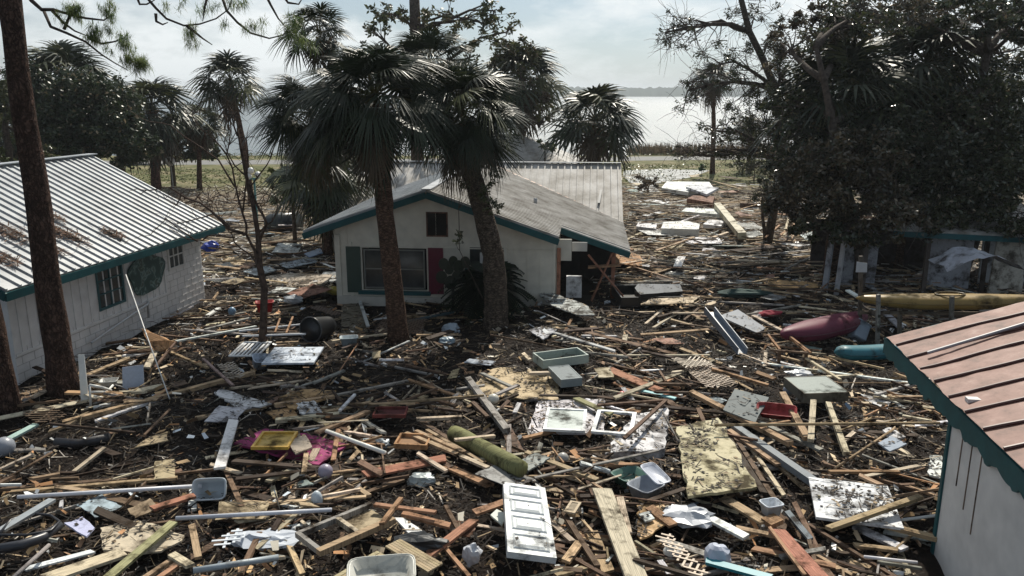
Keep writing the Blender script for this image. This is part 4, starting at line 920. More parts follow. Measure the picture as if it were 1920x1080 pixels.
def LATT(bl, br, tl, label, col, off=.16, pitch=.10, sw=.032, keep=1., hs=(0, 0, 0), diag=True, name='lattice', mat='paint', border=False):
    F, W, Hh = FR4(bl, br, tl, off, hs); m = MB(); o, u, v, n = F; k = 0
    for sgn, z in ((1, 0.), (-1, .011)):
        c = -Hh if sgn > 0 else 0.
        c0 = c
        while c < (W if sgn > 0 else W + Hh):
            # line x = c + sgn*y
            ys = [0, Hh]; 
            if sgn > 0: ya, yb = max(0, -c), min(Hh, W - c)
            else: ya, yb = max(0, c - W), min(Hh, c)
            if yb - ya > .05 and rng.random() < keep:
                if rng.random() < .35: ya += rng.uniform(0, .4) * (yb - ya)
                A = o + u * (c + sgn * ya) + v * ya + n * z; B = o + u * (c + sgn * yb) + v * yb + n * z; m.beam(A, B, sw, .009, col, up=n)
            c += pitch * 1.41
    if border:
        for A, B in ((o, o + u * W), (o + v * Hh, o + u * W + v * Hh), (o, o + v * Hh), (o + u * W, o + u * W + v * Hh)): m.beam(A + n * .02, B + n * .02, .05, .02, col, up=n)
    c = o + u * W / 2 + v * Hh / 2; KEEP.append((c.x, c.y, min(W, Hh) * .45)); ob = m.build(name, mat, None, (c.x, c.y, o.z - .02)); tag(ob, label, 'lattice', 'broken lattice panels'); claim(c, c.z); return ob
def OPENBOX(bl, br, tl, dep, col, label, name='drawer', cat='drawer', off=.1, wall=.02, mat='paint', inner=None, floor=True, hs=(0, 0, 0), lid=False, bar=None):
    F, W, Hh = FR4(bl, br, tl, off + dep, hs); root = thing_at(F, W, Hh, name, label, cat)
    inner = inner or col; m = MB()
    for q in ((0, W, 0, wall), (0, W, Hh - wall, Hh), (0, wall, wall, Hh - wall), (W - wall, W, wall, Hh - wall)): m.lbox(F, *q, -dep, 0, col)
    m.build('side_panel', mat, root)
    f = MB(); f.lbox(F, wall, W - wall, wall, Hh - wall, -dep, -dep + .02, inner) if not lid else f.lbox(F, wall * .5, W - wall * .5, wall * .5, Hh - wall * .5, -.03, -.008, inner); f.build('top_panel' if lid else 'bottom', mat, root)
    return root
def TUB(cx, cy, w_, d_, h_, label, col=(.55, .58, .6), rot=0., tilt=(0, 0), name='storage_bin', cat='bin', off=.02, mat='plastic', flare=.82):
    """open plastic tub with rounded corners, rim, real wall thickness"""
    c = HG(cx, cy, off); KEEP.append((c.x, c.y, w_ * .55)); root = T(name, label, cat, tuple(c)); Mx = Matrix.Translation(c) @ Matrix.Rotation(rot, 4, 'Z') @ Matrix.Rotation(tilt[0], 4, 'X') @ Matrix.Rotation(tilt[1], 4, 'Y')
    def ring(k, z):
        out = []
        for i in range(20):
            an = 2 * math.pi * (i + .5) / 20; ca, sa = math.cos(an), math.sin(an); q = .35
            x = math.copysign(abs(ca) ** q, ca) * w_ / 2 * k; y = math.copysign(abs(sa) ** q, sa) * d_ / 2 * k; out.append(Mx @ Vector((x, y, z)))
        return out
    m = MB(True); R_ = [ring(flare * .9, 0), ring(flare, .02 * h_ + .01), ring(1, h_), ring(1.05, h_), ring(1.05, h_ * .93 + .004), ring(1.05, h_ + .006), ring(.97, h_ + .006), ring(flare * .96, .03 + .02 * h_)]
    V = sum(R_, []); n = 20; fs = [(i * n + j, i * n + (j + 1) % n, (i + 1) * n + (j + 1) % n, (i + 1) * n + j) for i in range(len(R_) - 1) for j in range(n)] + [tuple(range(n - 1, -1, -1)), tuple(range((len(R_) - 1) * n, len(R_) * n))]
    m.add(V, fs, col); m.build('tub', mat, root); r = MB(True); rr = ring(1.055, h_ + .003); r.tube(rr + [rr[0]], .012, 6, tuple(min(1, q * 1.1) for q in col), cap=False); r.build('rim', mat, root); claim(c, c.z + h_ * .5); return root
def BALL(cx, cy, r, col, label, name='ball', cat='ball', off=0, mat='clean', sq=1.):
    c = HG(cx, cy, off + r * .7); m = MB(True); P = []
    for i in range(9): P.append(c + Vector((0, 0, -r * sq * math.cos(math.pi * i / 8))))
    m.tube(P, [max(.002, r * math.sin(math.pi * i / 8)) for i in range(9)], 16, col); o = m.build(name, mat); tag(o, label, cat); return o
def LUMP(cx, cy, rx, ry, rz, col, label, name, cat, seed=0, mat='clean', off=0., amp=.35):
    """crumpled bag or cloth: a noisy closed blob"""
    c = HG(cx, cy, off + rz * .5); m = MB(False); n, k = 16, 9; V = []
    for i in range(k + 1):
        th = math.pi * i / k
        for j in range(n):
            ph = 2 * math.pi * j / n; d = Vector((math.sin(th) * math.cos(ph), math.sin(th) * math.sin(ph), math.cos(th))); s = 1 + amp * noise.noise(d * 1.9 + Vector((seed, 3, 1))) + amp * .6 * noise.noise(d * 5 + Vector((seed, 9, 1)))
            V.append(c + Vector((d.x * rx * s, d.y * ry * s, d.z * rz * s)))
    m.add(V, [(i * n + j, (i + 1) * n + j, (i + 1) * n + (j + 1) % n, i * n + (j + 1) % n) for i in range(k) for j in range(n)], col); o = m.build(name, mat); tag(o, label, cat); return o

TAN, PALE = COL['tan'], COL['pale']
P_ = PLK
P_(118, 793, 478, 698, .13, 'tan', 'very long tan beam slanting right from the foot of the left pine', t=.09, off=.12)
P_(178, 790, 318, 742, .10, 'white', 'long white board just below the very long tan beam', mat='paint')
P_(365, 785, 497, 762, .20, 'tan', 'wide tan plank above the white painted post')
P_(592, 812, 690, 771, .15, 'tan', 'wide tan plank with nail holes, above the magenta panel', off=.22, roll=-.1)
P_(517, 789, 635, 777, .11, 'pale', 'pale beam lying level above the yellow tray', t=.08, off=.16)
P_(513, 760, 626, 744, .12, 'tan', 'tan beam across the orange plywood sheet', t=.07, off=.16)
P_(625, 742, 765, 714, .07, 'gray', 'thin grey rail continuing rightwards from the orange plywood sheet', off=.15)
P_(765, 712, 866, 746, .09, 'orange', 'slim orange lath sloping down right below the big palm', off=.16)
P_(540, 806, 625, 796, .05, 'pale', 'short pale lath right above the yellow tray', off=.12)
P_(782, 786, 867, 782, .10, 'pale', 'short pale level board right of the dark red drawer', t=.06, off=.2)
P_(789, 790, 884, 850, .11, 'brown', 'brown board sloping behind the fan of tan laths', off=.1)
P_(780, 808, 872, 849, .085, 'tan', 'tan lath, topmost of the long fan above the terracotta plank', off=.30)
P_(762, 812, 858, 852, .085, 'tan', 'tan lath, leftmost of the long fan above the terracotta plank', off=.28)
P_(863, 855, 916, 878, .11, 'pale', 'pale broken lath end pointing at the white steel door', off=.30)
P_(800, 806, 907, 868, .075, 'tan', 'tan lath, rightmost of the long fan beside the olive roll', off=.26)
P_(800, 822, 897, 868, .07, 'pale', 'pale lath under the long fan beside the olive roll', off=.2)
P_(674, 892, 842, 858, .23, 'terracotta', 'wide terracotta plank right of the purple ball', off=.16, t=.04, jag=.5)
P_(783, 850, 837, 884, .08, 'pale', 'short pale stick lying over the terracotta plank', off=.26)
P_(835, 873, 918, 910, .17, 'orange', 'orange board left above the white steel door', off=.1)
P_(852, 825, 928, 817, .07, 'pale', 'short pale lath on the olive roll', off=.45)
P_(980, 822, 1042, 808, .10, 'orange', 'short orange board below the glass window sash', off=.16)
P_(987, 848, 1122, 901, .12, 'tan', 'long tan board right of the grey ball, running down right', off=.2)
P_(877, 710, 950, 807, .15, 'gray', 'grey weathered post leaning left of the glass window sash', t=.1, off=.25)
P_(903, 700, 958, 725, .10, 'gray', 'short grey board on the left end of the tan plywood sheet', off=.25)
P_(930, 740, 972, 722, .08, 'gray', 'pale grey strip crossing the tan plywood sheet', off=.26)
P_(993, 700, 1036, 699, .12, 'pale', 'short pale block on the tan plywood sheet', off=.24, t=.06)
P_(1080, 747, 1147, 777, .14, 'olive', 'mossy board over the open window frame', off=.3)
P_(1120, 760, 1250, 750, .06, 'brown', 'thin brown rail above the open window frame', off=.38)
P_(1170, 822, 1249, 750, .07, 'brown', 'brown pole crossing the white ribbed sheet', off=.5)
P_(1138, 815, 1167, 836, .07, 'pale', 'short pale stick on the left edge of the white ribbed sheet', off=.2)
P_(1140, 692, 1265, 745, .27, 'terracotta', 'wide weathered red-brown plank right of the small grey cabinet', off=.2)
P_(1152, 705, 1245, 748, .10, 'tan', 'tan edge board under the wide red-brown plank', off=.12)
P_(1150, 718, 1212, 748, .12, 'orange', 'orange board beside the red ball', off=.1)
P_(1203, 733, 1268, 748, .09, (.25, .55, .58), 'thin turquoise board beside the wide red-brown plank', off=.22, mat='paint')
P_(1295, 735, 1482, 832, .13, 'tan', 'long tan beam running from the lattice to the level bamboo pole', off=.25, t=.09)
P_(1335, 692, 1441, 723, .11, 'orange', 'orange beam right of the large beige lattice', off=.18, t=.06)
P_(1200, 628, 1330, 618, .12, 'tan', 'level tan board in front of the dark metal gutter', off=.2)
P_(1248, 568, 1311, 596, .10, 'tan', 'tan board behind the level tan board', off=.2)
P_(1210, 608, 1245, 578, .08, 'pale', 'short leaning pale stick left of the dark metal gutter', off=.25)
P_(1225, 615, 1268, 588, .10, 'pale', 'pale board leaning beside the dark metal gutter', off=.16)
P_(1340, 797, 1762, 793, .055, 'tan', 'very long thin bamboo pole lying level towards the shed corner', off=.55, round_=True)
P_(1467, 738, 1513, 822, .14, 'tan', 'steep tan beam, leftmost of three crossed by the bamboo pole', off=.35, t=.09)
P_(1525, 752, 1520, 826, .12, 'pale', 'upright looking pale board, middle of three crossed by the bamboo pole', off=.35, t=.07)
P_(1553, 757, 1587, 851, .11, 'pale', 'pale beam, rightmost of three crossed by the bamboo pole', off=.35, t=.08)
P_(1368, 806, 1462, 872, .15, 'tan', 'tan board fanning right of the large plywood sheet', off=.2)
P_(1376, 800, 1540, 914, .18, 'slate', 'long slate blue beam right of the large plywood sheet', off=.24, t=.12, mat='paint')
P_(1360, 812, 1432, 925, .12, 'dark', 'dark board hugging the right edge of the large plywood sheet', off=.2)
P_(1375, 815, 1453, 938, .09, 'brown', 'brown board, second from the large plywood sheet', off=.16)
P_(1395, 820, 1470, 930, .08, 'pale', 'pale split board between the plywood sheet and slate beam', off=.13)
P_(1420, 790, 1542, 845, .12, 'gray', 'grey board below the rightmost grey roof panel', off=.2)
P_(1455, 870, 1512, 920, .07, 'tan', 'tan lath under the slate blue beam', off=.12)
P_(1415, 800, 1480, 790, .06, 'orange', 'short orange lath under the bamboo pole', off=.35)
P_(1566, 878, 1678, 803, .05, 'tan', 'crooked branch-like stick above the large dirty white door', off=.25, round_=True)
P_(1508, 982, 1580, 895, .05, 'brown', 'brown stick left of the large dirty white door', off=.2, round_=True)
P_(1552, 992, 1727, 931, .12, 'tan', 'tan beam lying across the large dirty white door', off=.42, t=.06)
P_(1618, 974, 1760, 1011, .10, 'tan', 'tan beam below the large dirty white door', off=.28, t=.07)
P_(1601, 1022, 1684, 1032, .09, 'tan', 'short tan board near the shed corner at the lower right', off=.2)
P_(1600, 985, 1695, 1030, .17, 'white', 'white board under the tan beams near the shed corner', off=.14, mat='dirty')
P_(1660, 995, 1760, 1012, .14, 'white', 'white trim board touching the shed corner post', off=.12, mat='dirty')
P_(1357, 934, 1436, 981, .17, 'tan', 'wide tan plank below the large plywood sheet', off=.25)
P_(1457, 995, 1545, 1092, .25, 'terracotta', 'wide reddish plank running out of the bottom edge', off=.25)
P_(1443, 990, 1510, 1080, .05, 'orange', 'thin orange strip beside the wide reddish plank', off=.3)
P_(1435, 968, 1460, 985, .25, 'orange', 'splintered orange stub at the top of the wide reddish plank', off=.3, t=.08)
P_(1381, 990, 1450, 1004, .09, 'tan', 'short yellow-tan lath left of the wide reddish plank', off=.2)
P_(1322, 967, 1402, 1009, .17, 'white', 'white board with dark dirt right of the lower lattice', off=.22, mat='paint')
P_(1476, 960, 1520, 1012, .10, 'slate', 'dark grey board right of the orange stub', off=.2)
P_(1130, 922, 1196, 1092, .33, 'pale', 'widest pale plank standing out right of the white steel door', off=.3, t=.05, jag=.6)
P_(1162, 932, 1178, 1000, .12, 'pale', 'narrow pale board along the widest pale plank', off=.27)
P_(1110, 998, 1140, 1072, .20, 'tan', 'tan plank between the white steel door and widest pale plank', off=.14, mat='wood')
P_(1057, 963, 1120, 1062, .09, 'brown', 'split brown stick right of the white steel door', off=.22)
P_(1094, 943, 1152, 958, .07, 'orange', 'orange stick right of the small square frame', off=.2)
P_(1104, 957, 1162, 982, .07, 'orange', 'bent orange stick below the orange stick', off=.2)
P_(1112, 870, 1205, 872, .11, 'orange', 'short orange board left of the grey tub lid', off=.16)
P_(1325, 1052, 1445, 1084, .14, 'teal', 'bright teal board at the bottom edge', off=.3, mat='clean')
P_(1190, 1050, 1310, 1084, .08, 'dark', 'dark brown stick crossing the widest pale plank at the bottom', off=.35)
P_(1216, 950, 1262, 985, .16, 'orange', 'orange broken board right of the widest pale plank', off=.3)
P_(702, 946, 818, 961, .07, 'orange', 'thin orange lath over the pallet frame', off=.4)
P_(752, 962, 842, 986, .12, 'orange', 'orange lath right of the pallet frame', off=.28)
P_(716, 982, 752, 934, .08, 'orange', 'jagged orange splinter over the pallet frame', off=.42)
P_(800, 1043, 886, 978, .15, 'terracotta', 'rough split reddish plank left of the white steel door', off=.3, jag=.7)
P_(835, 948, 858, 992, .07, 'brown', 'brown stick above the rough split reddish plank', off=.25)
P_(828, 1020, 880, 1082, .06, 'orange', 'orange stick below the rough split reddish plank', off=.25)
P_(888, 962, 952, 940, .16, 'orange', 'orange splintered board left of the white steel door', off=.18)
P_(200, 1086, 326, 979, .14, 'olive', 'long olive tan plank running down left at the bottom', off=.34)
P_(85, 1086, 232, 1036, .28, 'pale', 'wide pale plank at the bottom left', off=.24)
P_(15, 1092, 92, 1022, .06, 'gray', 'grey pole at the bottom left corner', off=.3, round_=True)
P_(20, 923, 332, 896, .09, 'tan', 'very long tan lath above the long white pipe', off=.2)
P_(0, 918, 240, 898, .13, 'brown', 'dark brown board above the very long tan lath', off=.12)
P_(205, 934, 297, 956, .15, 'brown', 'left arm of the brown V of boards below the long white pipe', off=.2)
P_(285, 954, 362, 930, .16, 'terracotta', 'right arm of the brown V of boards below the long white pipe', off=.26)
P_(140, 884, 196, 840, .09, 'pale', 'short pale plank above the long white pipe', off=.15)
P_(0, 905, 98, 848, .05, 'brown', 'long brown stick at the left edge', off=.2, round_=True)
P_(0, 880, 62, 852, .07, 'pale', 'short forked pale stick at the left edge', off=.15)
P_(360, 985, 372, 1046, .10, 'tan', 'upright looking tan stick right of the olive tan plank', off=.3)
P_(322, 1040, 358, 1062, .13, 'pale', 'small pale board in the bottom left debris', off=.3)
P_(268, 1086, 322, 1050, .09, 'tan', 'tan lath beside the olive tan plank at the bottom', off=.25)
P_(290, 1090, 330, 1062, .09, 'orange', 'orange lath at the bottom left', off=.25)
P_(275, 895, 405, 880, .04, 'brown', 'thin brown stick leading to the white painted post', off=.2)
P_(412, 878, 438, 788, .20, 'white', 'white painted post with brown edges lying towards the camera', off=.32, mat='paint', cat='post', name='painted_post')
P_(612, 808, 722, 849, .08, 'white', 'white tube lying over the magenta panel corner', off=.35, mat='clean', round_=True, name='white_tube', cat='pipe', group='pipes in the debris')
P_(33, 932, 378, 911, .07, 'white', 'long white pipe ending at the open white tub', off=.28, mat='clean', round_=True, name='plastic_pipe', cat='pipe', group='pipes in the debris')
P_(330, 972, 622, 956, .07, (.5, .55, .6), 'silvery pipe above the pallet frame', off=.3, mat='clean', round_=True, name='plastic_pipe', cat='pipe', group='pipes in the debris')
P_(362, 1070, 522, 1045, .09, (.42, .47, .52), 'dull grey-blue pipe near the bottom edge', off=.3, mat='plastic', round_=True, name='plastic_pipe', cat='pipe', group='pipes in the debris')
P_(1620, 1044, 1720, 1055, .05, 'white', 'thin white pipe in the lower right corner', off=.25, mat='clean', round_=True, name='plastic_pipe', cat='pipe', group='pipes in the debris')
P_(1690, 975, 1762, 966, .05, 'white', 'white pipe leading to the shed corner post', off=.3, mat='clean', round_=True, name='plastic_pipe', cat='pipe', group='pipes in the debris')
P_(0, 996, 100, 936, .13, (.5, .53, .55), 'silver metal strip by the black hose', off=.3, mat='metal', name='metal_strip', cat='strip')
P_(0, 832, 66, 797, .14, 'mint', 'pale mint green board at the left edge', off=.2, mat='paint')
P_(381, 673, 437, 723, .06, (.35, .25, .22), 'thin reddish rail lying over the small beige lattice', off=.35)
P_(300, 652, 390, 690, .08, 'tan', 'tan lath right of the leaning orange plywood scrap', off=.2)
P_(290, 690, 330, 640, .06, 'brown', 'brown stick behind the leaning blue-grey panel', off=.3)
P_(275, 690, 290, 660, .15, 'pale', 'short pale block behind the leaning blue-grey panel', off=.3)
P_(160, 705, 240, 672, .15, 'tan', 'tan board behind the white chair frame', off=.15)
P_(60, 745, 108, 722, .10, 'pale', 'pale board at the foot of the left cottage wall', off=.1)
P_(300, 628, 420, 640, .10, 'brown', 'brown beam left of the crooked bare tree', off=.15)
P_(345, 618, 470, 628, .11, 'gray', 'long grey board behind the white louvred shutter', off=.2)
P_(330, 640, 480, 612, .07, 'white', 'long whitish board left of the bare tree foot', off=.25, mat='paint')
P_(377, 600, 410, 578, .14, 'white', 'white trim board near the left cottage corner', off=.25, mat='paint')
P_(385, 618, 470, 596, .10, 'gray', 'grey weathered board right of the left cottage corner', off=.25)
P_(500, 625, 700, 634, .18, 'dark', 'long dark beam in front of the black trash can', off=.12, t=.12)
P_(620, 640, 735, 625, .09, 'pale', 'pale board lying to the foot of the big palm', off=.15)
P_(675, 565, 690, 612, .10, 'white', 'leaning white strip by the middle cottage steps', off=.12, mat='paint')
P_(752, 605, 850, 585, .10, (.08, .14, .15), 'dull teal board along the middle cottage base', off=.15, mat='paint')
P_(650, 670, 712, 688, .05, 'gray', 'grey rail below the translucent tub', off=.12)
P_(740, 688, 820, 705, .06, 'gray', 'grey rail in the palm shade', off=.12)
P_(760, 684, 838, 702, .05, 'brown', 'brown rail in the palm shade', off=.16)
P_(588, 718, 645, 695, .08, 'gray', 'grey splintered stick below the four-panel white door', off=.15)
P_(637, 770, 665, 740, .06, 'white', 'leaning whitish stick above the dark red drawer', off=.3)
P_(1155, 490, 1262, 524, .10, 'tan', 'long tan board right of the torn cottage end', off=.3)
P_(1162, 480, 1232, 494, .08, 'pale', 'pale lath on the orange plywood by the torn cottage end', off=.35)
P_(1345, 385, 1392, 442, .35, 'pale', 'fallen pale column lying among white slabs, far right of the cottage', off=.5, t=.3, mat='paint', name='fallen_column', cat='column', group=None)
P_(1455, 448, 1500, 412, .10, 'orange', 'orange stick poking up in the far lumber heap', off=.8)
P_(1470, 442, 1478, 410, .10, 'pale', 'pale stick poking up in the far lumber heap', off=.7)
P_(1435, 445, 1462, 422, .09, 'orange', 'orange stick low in the far lumber heap', off=.6)
P_(1270, 500, 1278, 482, .30, 'white', 'short white board standing out in the lumber field', off=.4, mat='paint')
P_(1350, 498, 1475, 492, .12, 'tan', 'long level tan board in the lumber field', off=.35)
P_(1380, 488, 1480, 491, .14, 'pale', 'long level pale board in the lumber field', off=.5)
P_(1370, 428, 1430, 414, .10, 'brown', 'brown beam in the far lumber heap', off=.4)
P_(1180, 392, 1250, 404, .12, 'tan', 'tan beam beyond the cottage roof corner', off=.3)
P_(1390, 385, 1480, 388, .3, 'brown', 'long brown footing beam in front of the far white slabs', off=.3, t=.3)
P_(1325, 336, 1390, 355, .25, 'tan', 'tan beam on the far white slabs', off=.35)
P_(1352, 472, 1470, 462, .3, 'dark', 'dark sheet-like board in the lumber field', off=.35)
P_(1230, 470, 1302, 445, .12, 'tan', 'tan board left in the lumber field', off=.3)
P_(1330, 565, 1470, 572, .14, 'gray', 'long grey board in front of the wrecked shed', off=.25)
P_(1400, 590, 1500, 572, .08, 'gray', 'grey rail behind the magenta kayak', off=.3)
P_(1412, 592, 1470, 622, .16, 'pale', 'pale weathered plank left of the magenta kayak', off=.25)
P_(1590, 545, 1618, 562, .14, 'white', 'white board end beside the yellow kayak tip', off=.9, mat='paint', t=.05)
P_(1655, 582, 1690, 615, .2, (.3, .3, .31), 'grey plank leaning under the yellow kayak', off=.25)
P_(1500, 660, 1550, 665, .06, 'pale', 'pale lath left of the teal kayak end', off=.2)
P_(1512, 672, 1575, 712, .07, 'pale', 'thin pale lath below the wooden chair frame', off=.25)

S_ = SHT
S_([(437, 830), (497, 803), (575, 812), (652, 832), (598, 871), (545, 860)], (.30, .035, .14), 'magenta panel smeared with mud, under the yellow tray', off=.16, th=.04)
S_([(188, 988), (262, 975), (350, 1005), (300, 1036), (190, 1032)], COL['pale'], 'muddy plywood scrap right of the lavender card', off=.16, name='plywood_sheet', cat='plywood')
S_([(1268, 800), (1350, 783), (1419, 912), (1290, 930)], (.46, .38, .24), 'large muddy plywood sheet right of centre', off=.28, name='plywood_sheet', cat='plywood', th=.05)
S_([(520, 746), (570, 728), (632, 732), (628, 742), (548, 768)], (.42, .26, .12), 'orange plywood sheet above the pale level beam', off=.12, name='plywood_sheet', cat='plywood')
S_([(497, 772), (548, 762), (562, 790), (520, 786)], (.42, .26, .12), 'small orange plywood piece above the yellow tray', off=.12, name='plywood_sheet', cat='plywood')
S_([(555, 756), (592, 750), (604, 772), (564, 777)], WHITE, 'white square sheet under the pale level beam', off=.14)
S_([(868, 740), (925, 690), (1045, 684), (1048, 750), (935, 744)], (.50, .38, .22), 'tan plywood sheet behind the glass window sash', off=.12, name='plywood_sheet', cat='plywood')
S_([(985, 812), (1010, 750), (1135, 748), (1132, 812)], (.62, .62, .62), 'crumpled white sheet under the glass window sash', off=.10)
S_([(1132, 850), (1190, 778), (1253, 764), (1247, 842)], (.62, .63, .64), 'white ribbed sheet right of the open window frame', off=.18, th=.2, mat='dirty')
S_([(1197, 934), (1238, 934), (1258, 968), (1216, 1008), (1197, 1010)], (.52, .34, .16), 'broken orange plywood right of the widest pale plank', off=.26, name='plywood_sheet', cat='plywood')
S_([(267, 616), (327, 641), (309, 660), (283, 656)], (.5, .30, .15), 'leaning orange plywood scrap near the left cottage wall', off=.5, hs=(.35, .0, -.25, -.1), name='plywood_sheet', cat='plywood', mat='wood')
S_([(400, 735), (415, 728), (510, 758), (450, 768)], (.6, .6, .6), 'white crumpled siding above the wide tan plank', off=.14)
S_([(1140, 478), (1180, 470), (1204, 482), (1203, 499), (1145, 492)], (.45, .27, .13), 'orange plywood beside the torn cottage end', off=.35, name='plywood_sheet', cat='plywood', mat='wood')
S_([(1200, 571), (1218, 561), (1312, 555), (1298, 568)], (.45, .35, .22), 'tan perforated board in front of the black trough', off=.45, name='plywood_sheet', cat='plywood')
S_([(1320, 572), (1352, 558), (1330, 566), (1345, 556)][:2] + [(1352, 557), (1336, 572)], (.45, .35, .22), 'small tan board right of the black trough', off=.4, name='plywood_sheet', cat='plywood')
S_([(1424, 519), (1455, 524), (1530, 530), (1535, 538), (1470, 540), (1436, 533)], (.52, .34, .16), 'curved tan plywood strip in front of the wrecked shed', off=.4, name='plywood_sheet', cat='plywood', mat='wood')
S_([(1348, 592), (1384, 580), (1436, 615), (1420, 624)], (.22, .24, .26), 'slate grey sheet right of the dark metal gutter', off=.35, mat='clean')
S_([(1355, 768), (1378, 729), (1442, 745), (1416, 792)], (.15, .16, .17), 'bent grey roof panel below the large beige lattice', off=.4, hs=(0, .1, .12, -.05), mat='wall')
S_([(538, 826), (573, 815), (586, 838), (553, 851)], (.42, .35, .28), 'square weathered wood piece on the yellow tray corner', off=.34, mat='wood')
S_([(120, 980), (134, 978), (155, 968), (178, 989), (161, 1006)], (.52, .52, .72), 'lavender card lying by the black hose', off=.28, mat='paint')
S_([(738, 970), (756, 970), (802, 1002), (770, 1004)], WHITE, 'white board right of the pallet frame', off=.35, mat='clean')
S_([(919, 965), (932, 954), (953, 965), (941, 984)], (.6, .63, .6), 'small pale square board left of the white steel door', off=.3, mat='paint')
S_([(1196, 962), (1222, 958), (1228, 972), (1204, 978)], WHITE, 'small white scrap by the broken orange plywood', off=.35)
S_([(1646, 830), (1671, 817), (1701, 832), (1668, 846)], (.28, .33, .42), 'diamond shaped blue-grey lid below the bamboo pole end', off=.35, mat='clean', name='bin_lid', cat='lid')
S_([(1742, 853), (1769, 855), (1768, 897), (1740, 890)], WHITE, 'white panel beside the shed corner post', off=.2)
S_([(1240, 352), (1250, 340), (1330, 341), (1338, 352), (1290, 360)], (.66, .66, .66), 'large white slab, farthest of the far wreckage', off=.5, th=.25, mat='paint')
S_([(1286, 350), (1305, 346), (1348, 352), (1325, 364)], (.5, .52, .54), 'grey slab leaning on the large far white slab', off=.75, th=.15, mat='paint')
S_([(1278, 396), (1286, 389), (1345, 392), (1352, 402)], (.68, .68, .68), 'flat white slab beside the fallen pale column', off=.4, th=.2, mat='paint')
S_([(1240, 428), (1244, 416), (1288, 414), (1312, 420), (1310, 430)], (.66, .66, .65), 'white block row nearest of the far white pieces', off=.45, th=.35, mat='paint', name='block_row')
S_([(1193, 424), (1197, 417), (1232, 419), (1230, 429)], (.62, .62, .62), 'small white rubble slab left of the white block row', off=.35, th=.25, mat='paint')
S_([(1318, 420), (1330, 411), (1358, 414), (1352, 424)], (.68, .68, .68), 'white slab right of the white block row', off=.3, th=.2, mat='paint')
S_([(1288, 372), (1300, 366), (1340, 368), (1336, 380)], (.25, .13, .09), 'brown base block in front of the grey slab', off=.5, th=.4, mat='wood')
S_([(1395, 436), (1420, 430), (1432, 440), (1405, 446)], (.6, .6, .6), 'white sheet in the far lumber heap', off=.4)
S_([(1500, 440), (1530, 432), (1545, 440), (1512, 450)], (.5, .55, .55), 'pale sheet at the foot of the wrecked shed', off=.5)
S_([(490, 520), (540, 512), (625, 515), (610, 535), (520, 538)], (.45, .38, .30), 'tan flat board left of the middle cottage corner', off=.2, mat='dirty')
S_([(570, 475), (600, 465), (606, 474), (580, 482)], (.16, .25, .42), 'small blue sheet left of the middle cottage', off=.25, mat='paint')
S_([(455, 508), (500, 498), (520, 506), (480, 516)], (.42, .48, .52), 'grey-blue sheet behind the bare tree', off=.25)
S_([(520, 495), (580, 482), (596, 490), (540, 502)], (.40, .46, .5), 'long grey-blue sheet left of the middle cottage', off=.22)
S_([(404, 498), (430, 490), (438, 500), (410, 506)], (.03, .04, .045), 'black tray behind the bare tree', off=.2, mat='clean')
S_([(1010, 552), (1025, 545), (1100, 572), (1115, 590), (1080, 590), (1030, 570)], (.42, .43, .43), 'fallen pale siding sheet at the torn cottage end', off=.3)
S_([(1190, 540), (1196, 532), (1275, 533), (1280, 546), (1200, 552)], (.02, .02, .02), 'black tar board right of the torn cottage end', off=.5, th=.25, mat='clean')
S_([(990, 618), (1020, 612), (1046, 618), (1018, 636)], (.4, .42, .45), 'grey slatted sheet in the palm shade', off=.15)
S_([(640, 570), (680, 562), (690, 622), (640, 626)], (.20, .17, .13), 'brown board walkway at the left corner of the middle cottage', off=.12, name='board_walkway', cat='walkway', mat='wood')

D_ = DOOR
D_((952, 1034), (1044, 1046), (960, 906), 'white steel door with four pressed panels lying near the bottom centre', [(.05, .24), (.30, .49), (.55, .74), (.80, .95)], 1, col=(.66, .69, .69), mat='plastic', off=.5, th=.10, hs=(0, -.12, .0), ridge=.022, knob=False)
D_((1695, 990), (1530, 969), (1741, 920), 'large dirty white six-panel door left of the right shed', [(.08, .28), (.36, .62), (.70, .92)], 2, mat='dirty', off=.24, col=(.7, .72, .74))
D_((490, 681), (588, 680), (517, 651), 'white four-panel door lying at the foot of the bare tree', [(.12, .46), (.56, .9)], 2, off=.24, col=(.62, .68, .76))
# louvred shutter
F, W, Hh = FR4((428, 667), (484, 667), (412, 640), .2); root = thing_at(F, W, Hh, 'louvred_shutter', 'white louvred shutter left of the bare tree foot', 'shutter')
m = MB(); [m.lbox(F, *q, -.03, 0, WHITE) for q in ((0, W, 0, .07), (0, W, Hh - .07, Hh), (0, .06, .07, Hh - .07), (W - .06, W, .07, Hh - .07))]; m.build('frame', 'paint', root)
m = MB(); [m.lbox(F, .07 + i * (W - .14) / 6, .07 + (i + .55) * (W - .14) / 6, .07, Hh - .07, -.02, -.008, WHITE) for i in range(6)]; m.build('slats', 'paint', root)
